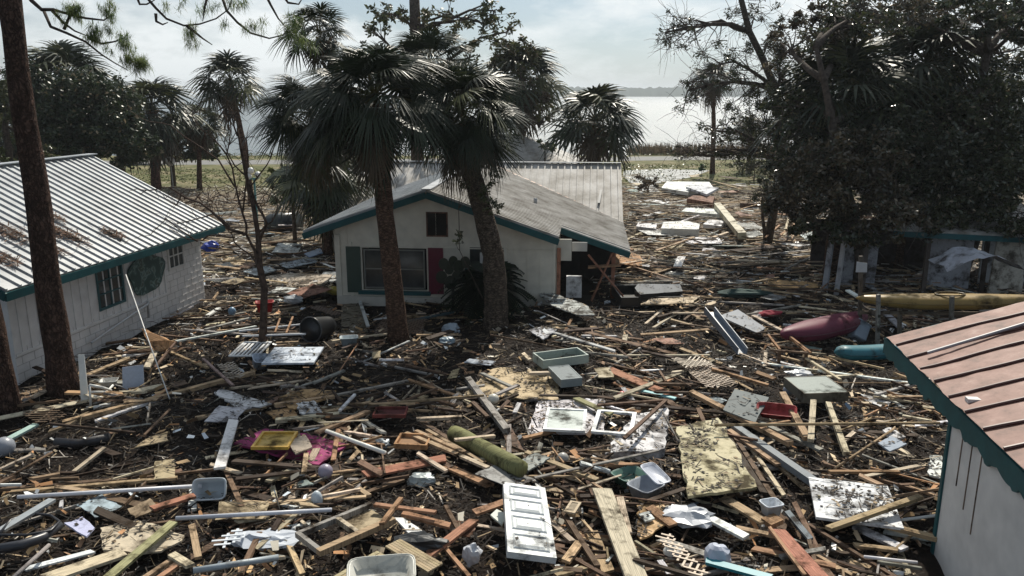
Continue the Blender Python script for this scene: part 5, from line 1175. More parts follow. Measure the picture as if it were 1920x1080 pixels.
# windows lying in the debris
def SASH(bl, br, tl, label, glass, bars=0, off=.3, fw=.06):
    F, W, Hh = FR4(bl, br, tl, off); root = thing_at(F, W, Hh, 'window_frame', label, 'window')
    m = MB(); [m.lbox(F, *q, -.05, 0, (.78, .8, .8)) for q in ((0, W, 0, fw), (0, W, Hh - fw, Hh), (0, fw, fw, Hh - fw), (W - fw, W, fw, Hh - fw))]; m.build('frame', 'plastic', root)
    if glass: g = MB(); g.lbox(F, fw, W - fw, fw, Hh - fw, -.03, -.02, (.42, .48, .45)); g.build('pane', 'plastic', root)
SASH((1018, 804), (1097, 808), (1032, 764), 'glass window sash lying flat, centre of the debris', True)
SASH((1108, 808), (1186, 815), (1136, 768), 'open white window frame right of the glass sash', False, fw=.08)
OPENBOX((1018, 676), (1104, 665), (1009, 660), .22, (.36, .42, .38), 'long empty grey-green planter box near the centre', name='planter_box', cat='planter', inner=(.05, .06, .05), wall=.04, off=.05)
OPENBOX((1052, 712), (1092, 708), (1042, 686), .2, (.22, .26, .27), 'small grey cabinet right of the tan plywood sheet', name='small_cabinet', cat='cabinet', inner=(.12, .15, .16), lid=True, off=.1)
OPENBOX((1508, 738), (1592, 735), (1466, 707), .22, (.16, .15, .12), 'flat grey topped cabinet in the oak shade', name='cabinet', cat='cabinet', inner=(.26, .30, .28), lid=True, off=.25)
OPENBOX((738, 832), (800, 835), (735, 810), .1, (.42, .24, .12), 'shallow orange wooden drawer right of the magenta panel', off=.16, inner=(.3, .18, .1), wall=.04, mat='wood')
OPENBOX((698, 778), (760, 778), (705, 762), .07, (.14, .035, .03), 'dark red wooden drawer in the middle of the debris', off=.18, inner=(.10, .03, .03), wall=.035, mat='wood')
OPENBOX((470, 838), (540, 838), (498, 808), .06, (.62, .38, .06), 'yellow tray with raised rim lying on the magenta panel', name='yellow_tray', cat='tray', off=.22, inner=(.55, .36, .07), wall=.05, mat='plastic')
OPENBOX((1057, 958), (1078, 962), (1070, 938), .03, (.55, .45, .32), 'small square picture frame right of the white steel door', name='picture_frame', cat='frame', off=.25, inner=(.3, .25, .18), wall=.04, mat='wood')
OPENBOX((1165, 558), (1282, 556), (1168, 534), .3, (.018, .017, .017), 'long black trough right of the torn cottage end', name='trough', cat='trough', off=.05, inner=(.01, .01, .01), wall=.05, mat='clean')
# pallet frame
F, W, Hh = FR4((600, 1034), (742, 972), (572, 990), .3); root = thing_at(F, W, Hh, 'pallet_frame', 'open wooden frame of studs left of the jagged orange splinter', 'frame')
for (x0, x1, y0, y1, c) in ((0, W, 0, .11, TAN), (0, W, Hh - .07, Hh, COL['gray']), (0, .07, .11, Hh - .07, COL['gray']), (W * .5, W * .5 + .07, .11, Hh - .07, COL['pale'])):
    m = MB(); m.lbox(F, x0, x1, y0, y1, -.09, 0, c); m.build('stud', 'wood', root)
m = MB(); m.lbox(F, W * .55, W - .02, .12, Hh - .08, -.12, -.095, (.4, .32, .2)); m.build('backing', 'dirty', root)
# ribbed fence panels at the bottom
def RIBBED(bl, br, tl, label, off=.3, col=(.42, .34, .22), n=9):
    F, W, Hh = FR4(bl, br, tl, off); root = thing_at(F, W, Hh, 'slatted_panel', label, 'fence panel')
    for i in range(n): m = MB(); m.lbox(F, 0, W, Hh * (i + .06) / n, Hh * (i + .92) / n, -.025, 0, jit(col)); m.build('slat', 'wood', root)
    for x in (.1, W - .2): m = MB(); m.lbox(F, x, x + .09, .02, Hh - .02, -.07, -.027, col); m.build('rail', 'wood', root)
RIBBED((605, 1092), (706, 1032), (660, 1120), 'tan slatted fence panel cut by the bottom edge', off=.35, n=7)
RIBBED((722, 1024), (802, 1072), (748, 1008), 'small tan slatted panel beside the shiny black bag', off=.42, n=6)
LATT((1326, 728), (1388, 724), (1290, 676), 'large beige diamond lattice right of the wide red-brown plank', (.42, .33, .25), pitch=.11, keep=.95)
LATT((1286, 690), (1338, 684), (1283, 670), 'torn pale lattice corner above the large beige lattice', (.55, .48, .38), pitch=.10, keep=.8)
LATT((1300, 1084), (1330, 1078), (1306, 990), 'beige lattice strip standing towards the camera at the bottom right', (.55, .44, .33), off=.34, pitch=.10, keep=.95)
LATT((428, 712), (462, 706), (402, 684), 'small beige lattice in front of the white louvred shutter', (.45, .38, .30), keep=.95)
LATT((414, 1030), (468, 1002), (424, 1002), 'broken white lattice scrap near the bottom left', (.66, .7, .74), off=.3, pitch=.12, sw=.04, keep=.7, mat='clean')
LATT((700, 626), (790, 626), (712, 598), 'brown lattice panel lying behind the big palm trunk', (.20, .14, .10), pitch=.11)
LATT((624, 592), (642, 588), (622, 568), 'small brown lattice at the left corner of the middle cottage', (.18, .13, .10), off=.25)
LATT((72, 796), (128, 780), (84, 762), 'dark lattice scrap at the foot of the left pine', (.13, .09, .06), off=.12, pitch=.12, keep=.8)
LATT((1400, 430), (1436, 430), (1408, 418), 'far white lattice in the lumber heap', (.6, .6, .56), off=.5, pitch=.16, sw=.06)
# tubs, bins, balls, bags
TUB(402, 920, .52, .34, .34, 'open white plastic tub at the end of the long white pipe', rot=.1, tilt=(R(58), 0), off=.15, col=(.52, .57, .6))
TUB(487, 688, .42, .36, .28, 'translucent tub left of the white four-panel door', rot=.5, tilt=(R(20), R(10)), col=(.45, .52, .62))
TUB(655, 648, .46, .3, .24, 'translucent tub in front of the long dark beam', rot=.2, col=(.40, .47, .5))
TUB(716, 1086, .85, .5, .16, 'large translucent tub cut by the bottom edge', rot=.15, off=.45, col=(.5, .5, .45), tilt=(R(10), 0))
TUB(1606, 636, .55, .42, .5, 'pale blue tub leaning on the magenta kayak', rot=.5, tilt=(R(-25), R(35)), col=(.42, .5, .6), off=.1)
TUB(1228, 892, .3, .52, .05, 'pale grey tub lid right of the short orange board', rot=.5, tilt=(R(14), 0), off=.28, col=(.55, .58, .66), name='bin_lid', cat='lid', flare=.93)
TUB(1210, 928, .50, .46, .20, 'grey wire-ribbed crate below the pale grey lid', rot=.7, off=.15, col=(.32, .35, .4), name='plastic_crate', cat='crate')
TUB(1180, 905, .55, .45, .18, 'green plastic tub half buried left of the grey crate', rot=.6, off=.04, col=(.07, .16, .13))
TUB(1455, 778, .75, .3, .18, 'red plastic tub rim beside the bent grey roof panel', rot=-.3, tilt=(R(30), 0), off=.2, col=(.35, .03, .03))
TUB(497, 584, .5, .35, .3, 'red and white basket right of the bare tree', rot=.3, off=.3, col=(.42, .03, .03), name='red_basket', cat='basket')
TUB(1445, 964, .3, .25, .2, 'small white tub above the orange stub', rot=.3, off=.25, col=(.55, .6, .66))
TUB(205, 722, .36, .28, .12, 'small white tub beside the white chair frame', rot=.2, off=.2, col=(.6, .6, .56))
BALL(610, 884, .135, (.30, .27, .34), 'purple grey ball left of the terracotta plank', off=.12)
BALL(1055, 860, .12, (.40, .39, .36), 'grey ball above the long tan board', off=.06)
BALL(1166, 742, .11, (.48, .02, .03), 'red ball beside the turquoise board', off=.12)
BALL(1478, 732, .12, (.34, .38, .45), 'blue-grey float against the flat grey cabinet', name='float', cat='float', off=.1)
BALL(594, 938, .10, (.5, .56, .6), 'pale upright jug above the silvery pipe', name='jug', cat='jug', off=.1, sq=1.7)
BALL(435, 584, .12, (.2, .32, .45), 'blue and white jug right of the left cottage corner', name='jug', cat='jug', off=.2, sq=1.2)
BALL(8, 838, .2, (.30, .32, .36), 'grey rounded float at the left edge', name='float', cat='float', off=.05)
BALL(925, 748, .13, (.6, .58, .5), 'cream pot on the tan plywood sheet corner', name='pot', cat='pot', off=.15, sq=.9)
LUMP(705, 832, .28, .2, .12, (.42, .48, .52), 'crumpled grey-green plastic under the white tube', 'plastic_bag', 'bag', 1)
LUMP(790, 900, .26, .2, .13, (.34, .38, .38), 'grey plastic bag below the terracotta plank', 'plastic_bag', 'bag', 2)
LUMP(845, 618, .26, .2, .2, (.30, .36, .42), 'blue-grey bag lying in the palm shade', 'plastic_bag', 'bag', 3)
LUMP(838, 640, .22, .2, .12, (.22, .30, .36), 'second blue-grey bag in front of the shaded one', 'plastic_bag', 'bag', 4)
LUMP(785, 1020, .42, .2, .14, (.03, .032, .033), 'shiny black bag between the slatted panel and white board', 'black_bag', 'bag', 5, off=.25)
LUMP(1345, 1044, .20, .16, .2, (.5, .54, .64), 'white jug-like bottle right of the beige lattice strip', 'bottle', 'bottle', 6, off=.2, amp=.15)
LUMP(885, 1040, .14, .1, .18, (.6, .62, .66), 'white paper scrap left of the white steel door foot', 'paper', 'paper', 7, off=.15)
LUMP(1262, 1035, .14, .12, .12, (.7, .7, .66), 'white paper roll right of the widest pale plank', 'paper_roll', 'paper', 8, off=.2, amp=.2)
LUMP(550, 562, .3, .2, .15, (.45, .48, .5), 'pale bag left of the middle cottage corner', 'plastic_bag', 'bag', 9, off=.2)
LUMP(630, 545, .3, .2, .15, (.30, .24, .03), 'mustard cushion at the middle cottage corner', 'cushion', 'cushion', 10, off=.1)
LUMP(1445, 588, .35, .2, .10, (.3, .03, .05), 'dark red cloth behind the magenta kayak', 'cloth', 'cloth', 11, mat='cloth', off=.2)
LUMP(1395, 550, .9, .3, .15, (.02, .05, .045), 'dark green tarpaulin in front of the wrecked shed', 'tarpaulin', 'tarpaulin', 12, mat='cloth', off=.15)
LUMP(395, 462, .35, .3, .25, (.02, .05, .35), 'bright blue bag beyond the left cottage corner', 'plastic_bag', 'bag', 13, off=.1)
LUMP(500, 1010, .5, .25, .08, (.52, .56, .62), 'torn white plastic right of the broken white lattice', 'plastic_sheet', 'plastic sheet', 14, off=.15, amp=.6)
LUMP(1290, 965, .4, .3, .10, (.5, .52, .56), 'crumpled white plastic right of the broken orange plywood', 'plastic_sheet', 'plastic sheet', 15, off=.2, amp=.6)
LUMP(1500, 700, .3, .2, .08, (.6, .62, .65), 'crumpled white plastic behind the flat grey cabinet', 'plastic_sheet', 'plastic sheet', 16, off=.15, amp=.6)
# leaning blue-grey panel, chair frame, olive roll, black can, hose, rope, ladder, gutter
def standing(bl, br, tr, tl, col, label, name, cat, mat='paint', th=.03, lean=.15, marks=None):
    b0, b1 = HG(*bl, .05), HG(*br, .05); t1 = D(tr[0], tr[1], b1.y + lean); t0 = D(tl[0], tl[1], b0.y + lean); m = MB(); m.prism([b0, b1, t1, t0], th, col, Vector((0, -1, .2)).normalized()); o = m.build(name, mat); tag(o, label, cat); return o
standing((230, 738), (270, 733), (268, 684), (229, 689), (.42, .47, .56), 'blue-grey panel standing upright left of the very long beam', 'upright_sheet', 'sheet')
standing((152, 757), (166, 753), (157, 664), (146, 665), (.72, .74, .72), 'white board standing against the left pine foot', 'standing_board', 'board', mat='clean', lean=.05)
g = HG(172, 765, .05); root = T('chair_frame', 'broken white plastic chair frame beside the left pine', 'chair', tuple(g), None)
def X3(x, y, dy=0.): return D(x, y, g.y + dy)
for nm, pts, r in (('leg', [X3(170, 762), X3(168, 722)], .025), ('leg', [X3(176, 757, .3), X3(200, 748, .5)], .022), ('leg', [X3(203, 748, .4), X3(176, 742, .2)], .02), ('backrest', [X3(168, 722), X3(190, 726, .2), X3(208, 732, .5)], .03), ('armrest', [X3(172, 735), X3(200, 735, .6), X3(212, 722, .8)], .026), ('seat', [X3(175, 765), X3(196, 760, .1), X3(218, 757, .3)], .045)):
    m = MB(True); m.tube(pts, r, 8, (.72, .72, .68)); m.build(nm, 'clean', root)
A, B = HG(850, 812, .3), HG(978, 880, .28); m = MB(True); m.tube([A.lerp(B, i / 6) for i in range(7)], [.16, .175, .17, .165, .17, .165, .15], 14, (.20, .20, .09), bumpy=.05); o = m.build('rolled_mat', 'wood'); tag(o, 'thick olive green roll under the fan of tan laths', 'roll')
c = HG(600, 614, .38); d = Vector((-.35, -.93, .12)).normalized(); root = T('trash_can', 'black plastic trash can lying on its side with its mouth towards the camera', 'trash can', (c.x, c.y, c.z - .35))
m = MB(True); m.tube([c - d * .45, c - d * .3, c + d * .42, c + d * .45, c + d * .44, c + d * .40, c - d * .38], [.25, .27, .34, .36, .33, .325, .24], 22, (.018, .019, .021)); m.build('barrel', 'clean', root)
m = MB(True); U = d.cross(Vector((0, 0, 1))).normalized(); V2 = U.cross(d); m.tube([c + d * .45 + U * (.35 * math.cos(t)) + V2 * (.35 * math.sin(t)) for t in np.linspace(0, 6.2832, 25)], .022, 6, (.04, .042, .045), cap=False); m.build('rim', 'clean', root)
c = HG(535, 420, .5); root = T('trash_can', 'black wheeled bin lying beyond the bare tree near the roof corner', 'trash can', (c.x, c.y, 0)); d = Vector((.9, -.4, .0)).normalized()
m = MB(True); m.tube([c - d * 1.0, c - d * .9, c + d * .6, c + d * .62, c + d * .5], [.42, .46, .6, .66, .5], 12, (.012, .016, .017)); m.build('body', 'clean', root)
m = MB(True); m.tube([c - d * .9 + Vector((0, -.5, -.35)), c - d * .9 + Vector((0, -.42, -.35))], .18, 12, (.01, .01, .01)); m.build('wheel', 'clean', root)
m = MB(True); P = [HG(x, y, .3) for x, y in ((0, 1000), (20, 975), (55, 962), (95, 966), (112, 978), (95, 995), (50, 1003), (0, 1003))]; m.tube(P, .022, 8, (.03, .03, .035)); o = m.build('hose', 'clean'); tag(o, 'thin black hose curving by the left edge', 'hose')
m = MB(True); P = [HG(x, y, .25) for x, y in ((-10, 1030), (40, 1022), (80, 1008), (112, 985))]; m.tube(P, [.07, .075, .075, .06], 12, (.035, .037, .045)); o = m.build('hose', 'clean'); tag(o, 'thick black hose below the thin curved hose', 'hose')
m = MB(True); P = [HG(x, y, .1) for x, y in ((105, 829), (150, 832), (205, 820))]; m.tube(P, .09, 10, (.03, .03, .035)); o = m.build('black_tube', 'plastic'); tag(o, 'black tube in the mud right of the mint board', 'pipe')
A = D(236, 515, 20.2); B = HG(318, 748, .1); m = MB(True); m.tube([A, A.lerp(B, .5) + Vector((0, 0, -.06)), B], .014, 6, (.75, .75, .72)); o = m.build('pole', 'clean'); tag(o, 'thin white pole leaning in front of the painted sign', 'pole')
root = T('ladder', 'aluminium ladder lying left of the black trash can', 'ladder', tuple(HG(520, 615, .2)))
for (a, b_) in (((448, 621), (568, 608)), ((455, 630), (573, 626))): m = MB(); m.beam(HG(*a, .4), HG(*b_, .4), .06, .04, (.5, .52, .55)); m.build('rail', 'clean', root)
for (a, b_) in (((516, 623), (525, 597)), ((537, 624), (549, 594)), ((485, 624), (488, 616))): m = MB(); m.beam(HG(*a, .42), HG(*b_, .5), .05, .03, COL['orange']); m.build('rung', 'wood', root)
m = MB(); A, B = HG(1330, 586, .5), HG(1392, 664, .1)
for o1, o2 in ((-.14, -.12), (.14, .12)): m.beam(A + Vector((o1, 0, .08)), B + Vector((o2, 0, .08)), .02, .2, (.17, .2, .25))
m.beam(A, B, .28, .02, (.2, .24, .29)); o = m.build('gutter', 'clean'); tag(o, 'long slate metal gutter running down right towards the camera', 'gutter')
# wooden chair frame near kayak
root = T('stool_frame', 'broken brown wooden frame in front of the magenta kayak', 'frame', tuple(HG(1480, 660, .1)))
for a, b_ in (((1440, 628), (1462, 656)), ((1475, 628), (1512, 660)), ((1482, 632), (1520, 662)), ((1450, 657), (1515, 662)), ((1432, 630), (1478, 627))): m = MB(); m.beam(HG(*a, .45), HG(*b_, .4), .06, .05, COL['brown'] if a[0] in (1450, 1432) else (.3, .17, .09)); m.build('rail', 'wood', root)
for p in ((1462, 656), (1512, 660)): q = HG(*p, .4); m = MB(); m.beam(q, q - Vector((0, 0, .4)), .07, .07, COL['brown']); m.build('leg', 'wood', root)

# ---- kayaks and their rack
def KAYAK(A, B, wd, ht, col, label, stripe=None, up=Vector((0, 0, 1)), cockpit=True, blunt=.25):
    A = Vector(A); B = Vector(B); d = B - A; L_ = d.length; d.normalize(); s = d.cross(up).normalized(); n = s.cross(d).normalized(); K = 22; n_ = 16
    root = T('kayak', label, 'kayak', tuple((A + B) / 2 - n * ht * .5), 'kayaks at the right'); m = MB(True); V = []
    for i in range(K + 1):
        t = i / K; e = min(1, (math.sin(math.pi * t)) ** .55 + blunt * (1 - abs(2 * t - 1) ** 6) * .2); e = max(e, .03); lift = .10 * (abs(2 * t - 1) ** 3)
        for j in range(n_):
            an = 2 * math.pi * j / n_; ca, sa = math.cos(an), math.sin(an)
            V.append(A + d * (L_ * t) + s * (wd / 2 * e * math.copysign(abs(ca) ** .75, ca)) + n * (ht / 2 * (e ** .7) * math.copysign(abs(sa) ** .9, sa) + lift))
    m.add(V, [(i * n_ + j, i * n_ + (j + 1) % n_, (i + 1) * n_ + (j + 1) % n_, (i + 1) * n_ + j) for i in range(K) for j in range(n_)] + [tuple(range(n_ - 1, -1, -1)), tuple(range(K * n_, (K + 1) * n_))], col); m.build('hull', 'plastic' if not stripe else 'paint', root)
    if cockpit:
        c = A + d * (L_ * .5) + n * (ht * .5); q = MB(True); P = [c + d * (.38 * math.cos(t)) + s * (wd * .30 * math.sin(t)) + n * .015 for t in np.linspace(0, 6.2832, 21)]; q.tube(P, .022, 6, tuple(x * .4 for x in col), cap=False); q.build('cockpit_rim', 'clean', root)
    q = MB(True)
    for j in (0, 8): q.tube([Vector(V[i * n_ + j]) for i in range(1, K)], .014, 6, tuple(x * .6 for x in col))
    q.build('gunwale', 'clean', root)
    return root
KAYAK(D(1604, 565, 21.5), D(1960, 566, 20.9), .72, .40, (.27, .175, .045), 'yellow kayak resting level on the wooden rack at the right')
a, b_ = HG(1463, 634, .45), HG(1625, 596, .5); KAYAK(a, b_, .85, .55, (.13, .02, .045), 'magenta kayak lying overturned with the pale blue tub against it', cockpit=False, stripe=True)
a, b_ = HG(1563, 667, .32), HG(1900, 640, .4); KAYAK(a, a + (b_ - a).normalized() * 3.6, .5, .36, (.02, .15, .19), 'teal kayak whose round end pokes out under the pink roof', cockpit=False, blunt=4)
root = T('kayak_rack', 'grey wooden rack carrying the yellow kayak', 'rack', tuple(gnd(1700, 640)))
for x, yb, yt, c, Y in ((1648, 640, 552, COL['gray'], 20.9), (1615, 615, 480, (.14, .12, .10), 21.9), (1786, 640, 556, (.2, .19, .17), 20.7), (1688, 628, 575, (.25, .22, .18), 22.0)):
    gz = D(x, yb, Y); m = MB(); m.beam(Vector((gz.x, Y, .0)), Vector((D(x - 1, yt, Y).x, Y, D(x, yt, Y).z)), .10, .09, tuple(q * .8 for q in c)); m.build('post', 'wood', root)
for x, Y in ((1632, 21.4), (1740, 21.35)):
    c = D(x, 583, Y); m = MB(); m.beam(c - Vector((0, .55, 0)), c + Vector((0, .55, 0)), .08, .08, (.12, .10, .08)); m.build('cross_arm', 'wood', root)
m = MB(); A, B = D(1612, 586, 21.4), D(1900, 588, 21.2); m.beam(A, B, .05, .09, (.15, .12, .09)); m.build('rail', 'wood', root)
m = MB(); c = D(1616, 500, 21.8); m.prism([c + Vector((-.15, 0, -.16)), c + Vector((.16, 0, -.16)), c + Vector((.14, 0, .10)), c + Vector((-.15, 0, .14))], .02, (.45, .47, .5), Vector((0, -1, 0))); m.build('sign_plate', 'clean', root)
# ragged tarp on frame at the right
m = MB(); c = D(1835, 490, 25); V = []
for j in range(7):
    for i in range(13): V.append(c + Vector((-1.1 + i * .19, -.5 + j * .25, .25 - .02 * (i - 6) ** 2 * .6 + .12 * noise.noise(Vector((i * .5, j * .6, 2))) - .05 * j * (j < 2))))
m.add(V, [(j * 13 + i, j * 13 + i + 1, (j + 1) * 13 + i + 1, (j + 1) * 13 + i) for j in range(6) for i in range(12)], (.5, .52, .58)); o = m.build('tarpaulin', 'plastic'); tag(o, 'silvery tarpaulin draped under the right-hand oaks', 'tarpaulin')
m = MB(); 
for (x, Y, h, w_) in ((1888, 26.5, 2.5, 1.2),):
    c = D(x, 530, Y); m.prism([Vector((c.x - w_ / 2, Y, .1)), Vector((c.x + w_ / 2, Y, .1)), Vector((c.x + w_ / 2 - .1, Y + .2, h)), Vector((c.x - w_ / 2 + .2, Y + .2, h - .2))], .08, (.45, .42, .36), Vector((0, -1, 0)))
o = m.build('wall_piece', 'dirty'); tag(o, 'torn pale wall piece standing at the right edge under the oak', 'wall piece')
# ---- far small things
def truck():
    c = G(250, 309, 0); root = T('pickup_truck', 'dark pickup truck parked beyond the silver roof end', 'truck', (c.x, c.y, 0)); F = (Vector((c.x - 1.6, c.y, 0)), Vector((1, 0, 0)), Vector((0, 1, 0)), Vector((0, 0, 1)))
    m = MB(); m.lbox(F, 0, 4.6, 0, 1.8, .45, 1.15, (.02, .022, .028)); m.add([F[0] + Vector(q) for q in ((1.1, .1, 1.15), (3., .1, 1.15), (2.8, .2, 1.75), (1.5, .2, 1.75), (1.1, 1.7, 1.15), (3., 1.7, 1.15), (2.8, 1.6, 1.75), (1.5, 1.6, 1.75))], [(0, 1, 2, 3), (7, 6, 5, 4), (0, 4, 5, 1), (1, 5, 6, 2), (2, 6, 7, 3), (3, 7, 4, 0)], (.02, .022, .028)); m.build('body', 'clean', root)
    m = MB(); m.add([F[0] + Vector(q) for q in ((1.3, .12, 1.2), (2.85, .12, 1.2), (2.7, .19, 1.68), (1.55, .19, 1.68))], [(0, 1, 2, 3)], (1, 1, 1)); m.build('window', 'glass', root)
    for x in (.8, 3.7): m = MB(True); m.tube([F[0] + Vector((x, -.06, .38)), F[0] + Vector((x, .2, .38))], .38, 16, (.01, .01, .01)); m.build('wheel', 'clean', root)
truck()
c = G(1219, 287, -.3); KAYAKL = KAYAK((c.x - .9, c.y, .25), (c.x + .9, c.y + .2, .25), .9, .6, (.03, .03, .035), 'small dark boat at the water edge beyond the road', cockpit=False)
c = D(319, 303, 58); root = T('satellite_dish', 'round white satellite dish under the left palms', 'satellite dish', (c.x, c.y, 0)); m = MB(True); m.tube([c + Vector((0, .06, 0)), c + Vector((.02, -.02, .01)), c + Vector((.05, -.14, .03))], [.05, .22, .34], 18, (.7, .7, .68)); m.build('dish', 'clean', root); m = MB(); m.beam((c.x, c.y + .08, 0), (c.x, c.y + .08, c.z), .06, .06, (.3, .3, .3)); m.build('pole', 'clean', root)
c = D(476, 330, 44); root = T('garden_lamp', 'teal post carrying white round globes behind the bare tree', 'lamp', (c.x, c.y, 0))
for dx, dz in ((-.15, .30), (.22, .08), (-.3, -.02)):
    m = MB(True); q = c + Vector((dx, 0, dz)); m.tube([q + Vector((0, 0, -.17 * math.cos(math.pi * i / 8))) for i in range(9)], [max(.003, .18 * math.sin(math.pi * i / 8)) for i in range(9)], 14, (.7, .7, .68)); m.build('globe', 'clean', root)
m = MB(); m.beam((c.x, c.y, 0), (c.x, c.y, c.z - .1), .09, .09, (.03, .16, .17)); m.beam(c + Vector((-.3, 0, -.18)), c + Vector((.3, 0, -.1)), .06, .06, (.03, .16, .17)); m.build('post', 'clean', root)

# ---- sheets of siding, roofing and panels strewn through the field
SC = [('white', (.62, .63, .63), 10), ('pale blue-grey', (.36, .42, .48), 5), ('grey', (.26, .26, .26), 6), ('tan', (.42, .33, .20), 9), ('brown', (.15, .10, .07), 6), ('green-grey', (.25, .32, .29), 3), ('rusty', (.28, .13, .08), 2)]
LMP = []
def strew(n, pxr, yr, smin, smax, where):
    k = 0; t = 0; used_ = set()
    while k < n and t < n * 40:
        t += 1; px, py = rng.uniform(*pxr), rng.uniform(*yr); p = HG(px, py)
        if not (-9.5 < p.x - 0 or p.y > 27): continue
        if in_house(p.x, p.y) or any(math.hypot(p.x - kx, p.y - ky) < kr + smax * .5 for kx, ky, kr in KEEP): continue
        nm, co, _ = rng.choices(SC, weights=[q[2] for q in SC])[0]; a = rng.uniform(smin, smax); b_ = a * rng.uniform(.35, 1.1); an = rng.uniform(0, 3.1); tx, ty = rng.gauss(0, .09), rng.gauss(0, .09)
        u = Vector((math.cos(an), math.sin(an), tx)); v = Vector((-math.sin(an), math.cos(an), ty)); c = p + Vector((0, 0, .10 + rng.random() * .18)); m = MB(); Q = []
        cs = [(-a / 2, -b_ / 2), (a / 2, -b_ / 2), (a / 2, b_ / 2), (-a / 2, b_ / 2)]
        if rng.random() < .4: cs[2] = (a / 2 * rng.uniform(.3, .9), b_ / 2 * rng.uniform(.2, .8))
        for (x0, y0), (x1, y1) in zip(cs, cs[1:] + cs[:1]):
            for i in range(5): f = i / 5; Q.append(c + u * (x0 + (x1 - x0) * f + rng.uniform(-.02, .02)) + v * (y0 + (y1 - y0) * f + rng.uniform(-.02, .02)))
        m.prism(Q, rng.choice([.012, .02, .03]), jit(co, .2), u.cross(v).normalized())
        near = sorted(LMS, key=lambda q: (q[0] - p).length)[0]; dx, dy = p.x - near[0].x, p.y - near[0].y
        side = ('right of' if dx > 0 else 'left of') if abs(dx) > abs(dy) * .7 else ('behind' if dy > 0 else 'in front of'); sz = 'small ' if a < smin + (smax - smin) * .5 else 'large '
        lab = sz + nm + (' narrow' if b_ < a * .55 else ' squarish') + ' sheet lying ' + side + ' the ' + near[1]
        if lab in USEDS: continue
        USEDS.add(lab); o = m.build('sheet', 'dirty' if nm != 'brown' else 'wood', None, (c.x, c.y, c.z - .05)); tag(o, lab, 'sheet', 'torn sheets of siding in the debris'); k += 1; SURF.append(([c + u * x + v * y for x, y in cs], .5)); KEEP.append((c.x, c.y, b_ * .35))
USEDS = set()
def in_house(x, y):
    for (F, b0, b1, a0, a1) in ((FL, -9, .15, -1, 9), (FM, -3.5, 5.2, -.15, 16), (FR, -.4, 6, -10, -3.2)):
        d = Vector((x, y, 0)) - Vector((F[0].x, F[0].y, 0)); a, b = d.dot(F[2]), d.dot(F[1])
        if a0 < a < a1 and b0 < b < b1: return True
    return False
LMS = [(HG(*p), n) for p, n in [((955, 975), 'white steel door'), ((1640, 940), 'large dirty white door'), ((545, 838), 'magenta panel'), ((402, 910), 'open white tub'), ((1055, 785), 'glass window sash'), ((1345, 860), 'large plywood sheet'), ((1055, 664), 'planter box'), ((545, 665), 'four-panel door'), ((600, 600), 'black trash can'), ((1520, 720), 'flat grey cabinet'), ((745, 640), 'big palm foot'),
      ((1220, 545), 'black trough'), ((1370, 410), 'fallen pale column'), ((1275, 425), 'white block row'), ((1160, 1000), 'widest pale plank'), ((260, 1000), 'muddy plywood scrap'), ((915, 845), 'olive roll'), ((1480, 530), 'curved plywood strip'), ((130, 755), 'left pine foot'), ((650, 1000), 'pallet frame'), ((1700, 700), 'pink roof corner'), ((400, 560), 'left cottage corner'), ((1420, 470), 'far lumber heap'), ((535, 420), 'wheeled bin'), ((1285, 350), 'large far white slab'), ((1340, 325), 'thin tall palm'), ((470, 450), 'bare tree crown')]]
strew(30, (60, 1740), (640, 1060), .3, .8, 'near')
strew(50, (1180, 1540), (335, 480), .6, 1.7, 'far right')
strew(14, (1180, 1540), (470, 600), .4, 1.1, 'mid right')
strew(22, (390, 620), (385, 560), .5, 1.5, 'left')
# ------------------------------------------------------------------ scattered boards: 300 largest as things, the rest as one mass
def in_house(x, y):
    for (F, b0, b1, a0, a1) in ((FL, -9, .15, -1, 9), (FM, -3.5, 5.2, -.15, 16), (FR, -.4, 6, -10, -3.2)):
        d = Vector((x, y, 0)) - Vector((F[0].x, F[0].y, 0)); a, b = d.dot(F[2]), d.dot(F[1])
        if a0 < a < a1 and b0 < b < b1: return True
    return False
PAL = [('tan', 17, 'tan'), ('pale', 14, 'pale'), ('brown', 28, 'brown'), ('dark', 24, 'dark'), ('gray', 10, 'grey'), ('white', 5, 'whitish'), ('orange', 4, 'orange')]
KEYS = sum([[k] * n for k, n, _ in PAL], []); NAME = {k: v for k, _, v in PAL}
LM = [((955, 975), 'white steel door'), ((1640, 940), 'large dirty white door'), ((545, 838), 'magenta panel'), ((402, 910), 'open white tub'), ((1055, 785), 'glass window sash'), ((1345, 860), 'large plywood sheet'), ((1055, 664), 'planter box'),
      ((1330, 700), 'beige lattice'), ((545, 665), 'four-panel door'), ((600, 600), 'black trash can'), ((1520, 720), 'flat grey cabinet'), ((1530, 615), 'magenta kayak'), ((745, 640), 'big palm foot'), ((930, 610), 'leaning palm foot'),
      ((1220, 545), 'black trough'), ((1370, 410), 'fallen pale column'), ((1275, 425), 'white block row'), ((1160, 1000), 'widest pale plank'), ((260, 1000), 'muddy plywood scrap'), ((915, 845), 'olive roll'), ((1480, 530), 'curved plywood strip'), ((490, 660), 'bare tree foot'),
      ((130, 755), 'left pine foot'), ((650, 1000), 'pallet frame'), ((1500, 860), 'slate blue beam'), ((990, 715), 'tan plywood sheet'), ((1700, 700), 'pink roof corner'), ((1360, 615), 'metal gutter'), ((400, 560), 'left cottage corner'), ((1180, 470), 'torn cottage end'), ((1650, 830), 'diamond shaped lid'), ((1420, 470), 'far lumber heap')]
LMW = [(HG(*p), n) for p, n in LM]
cand = []
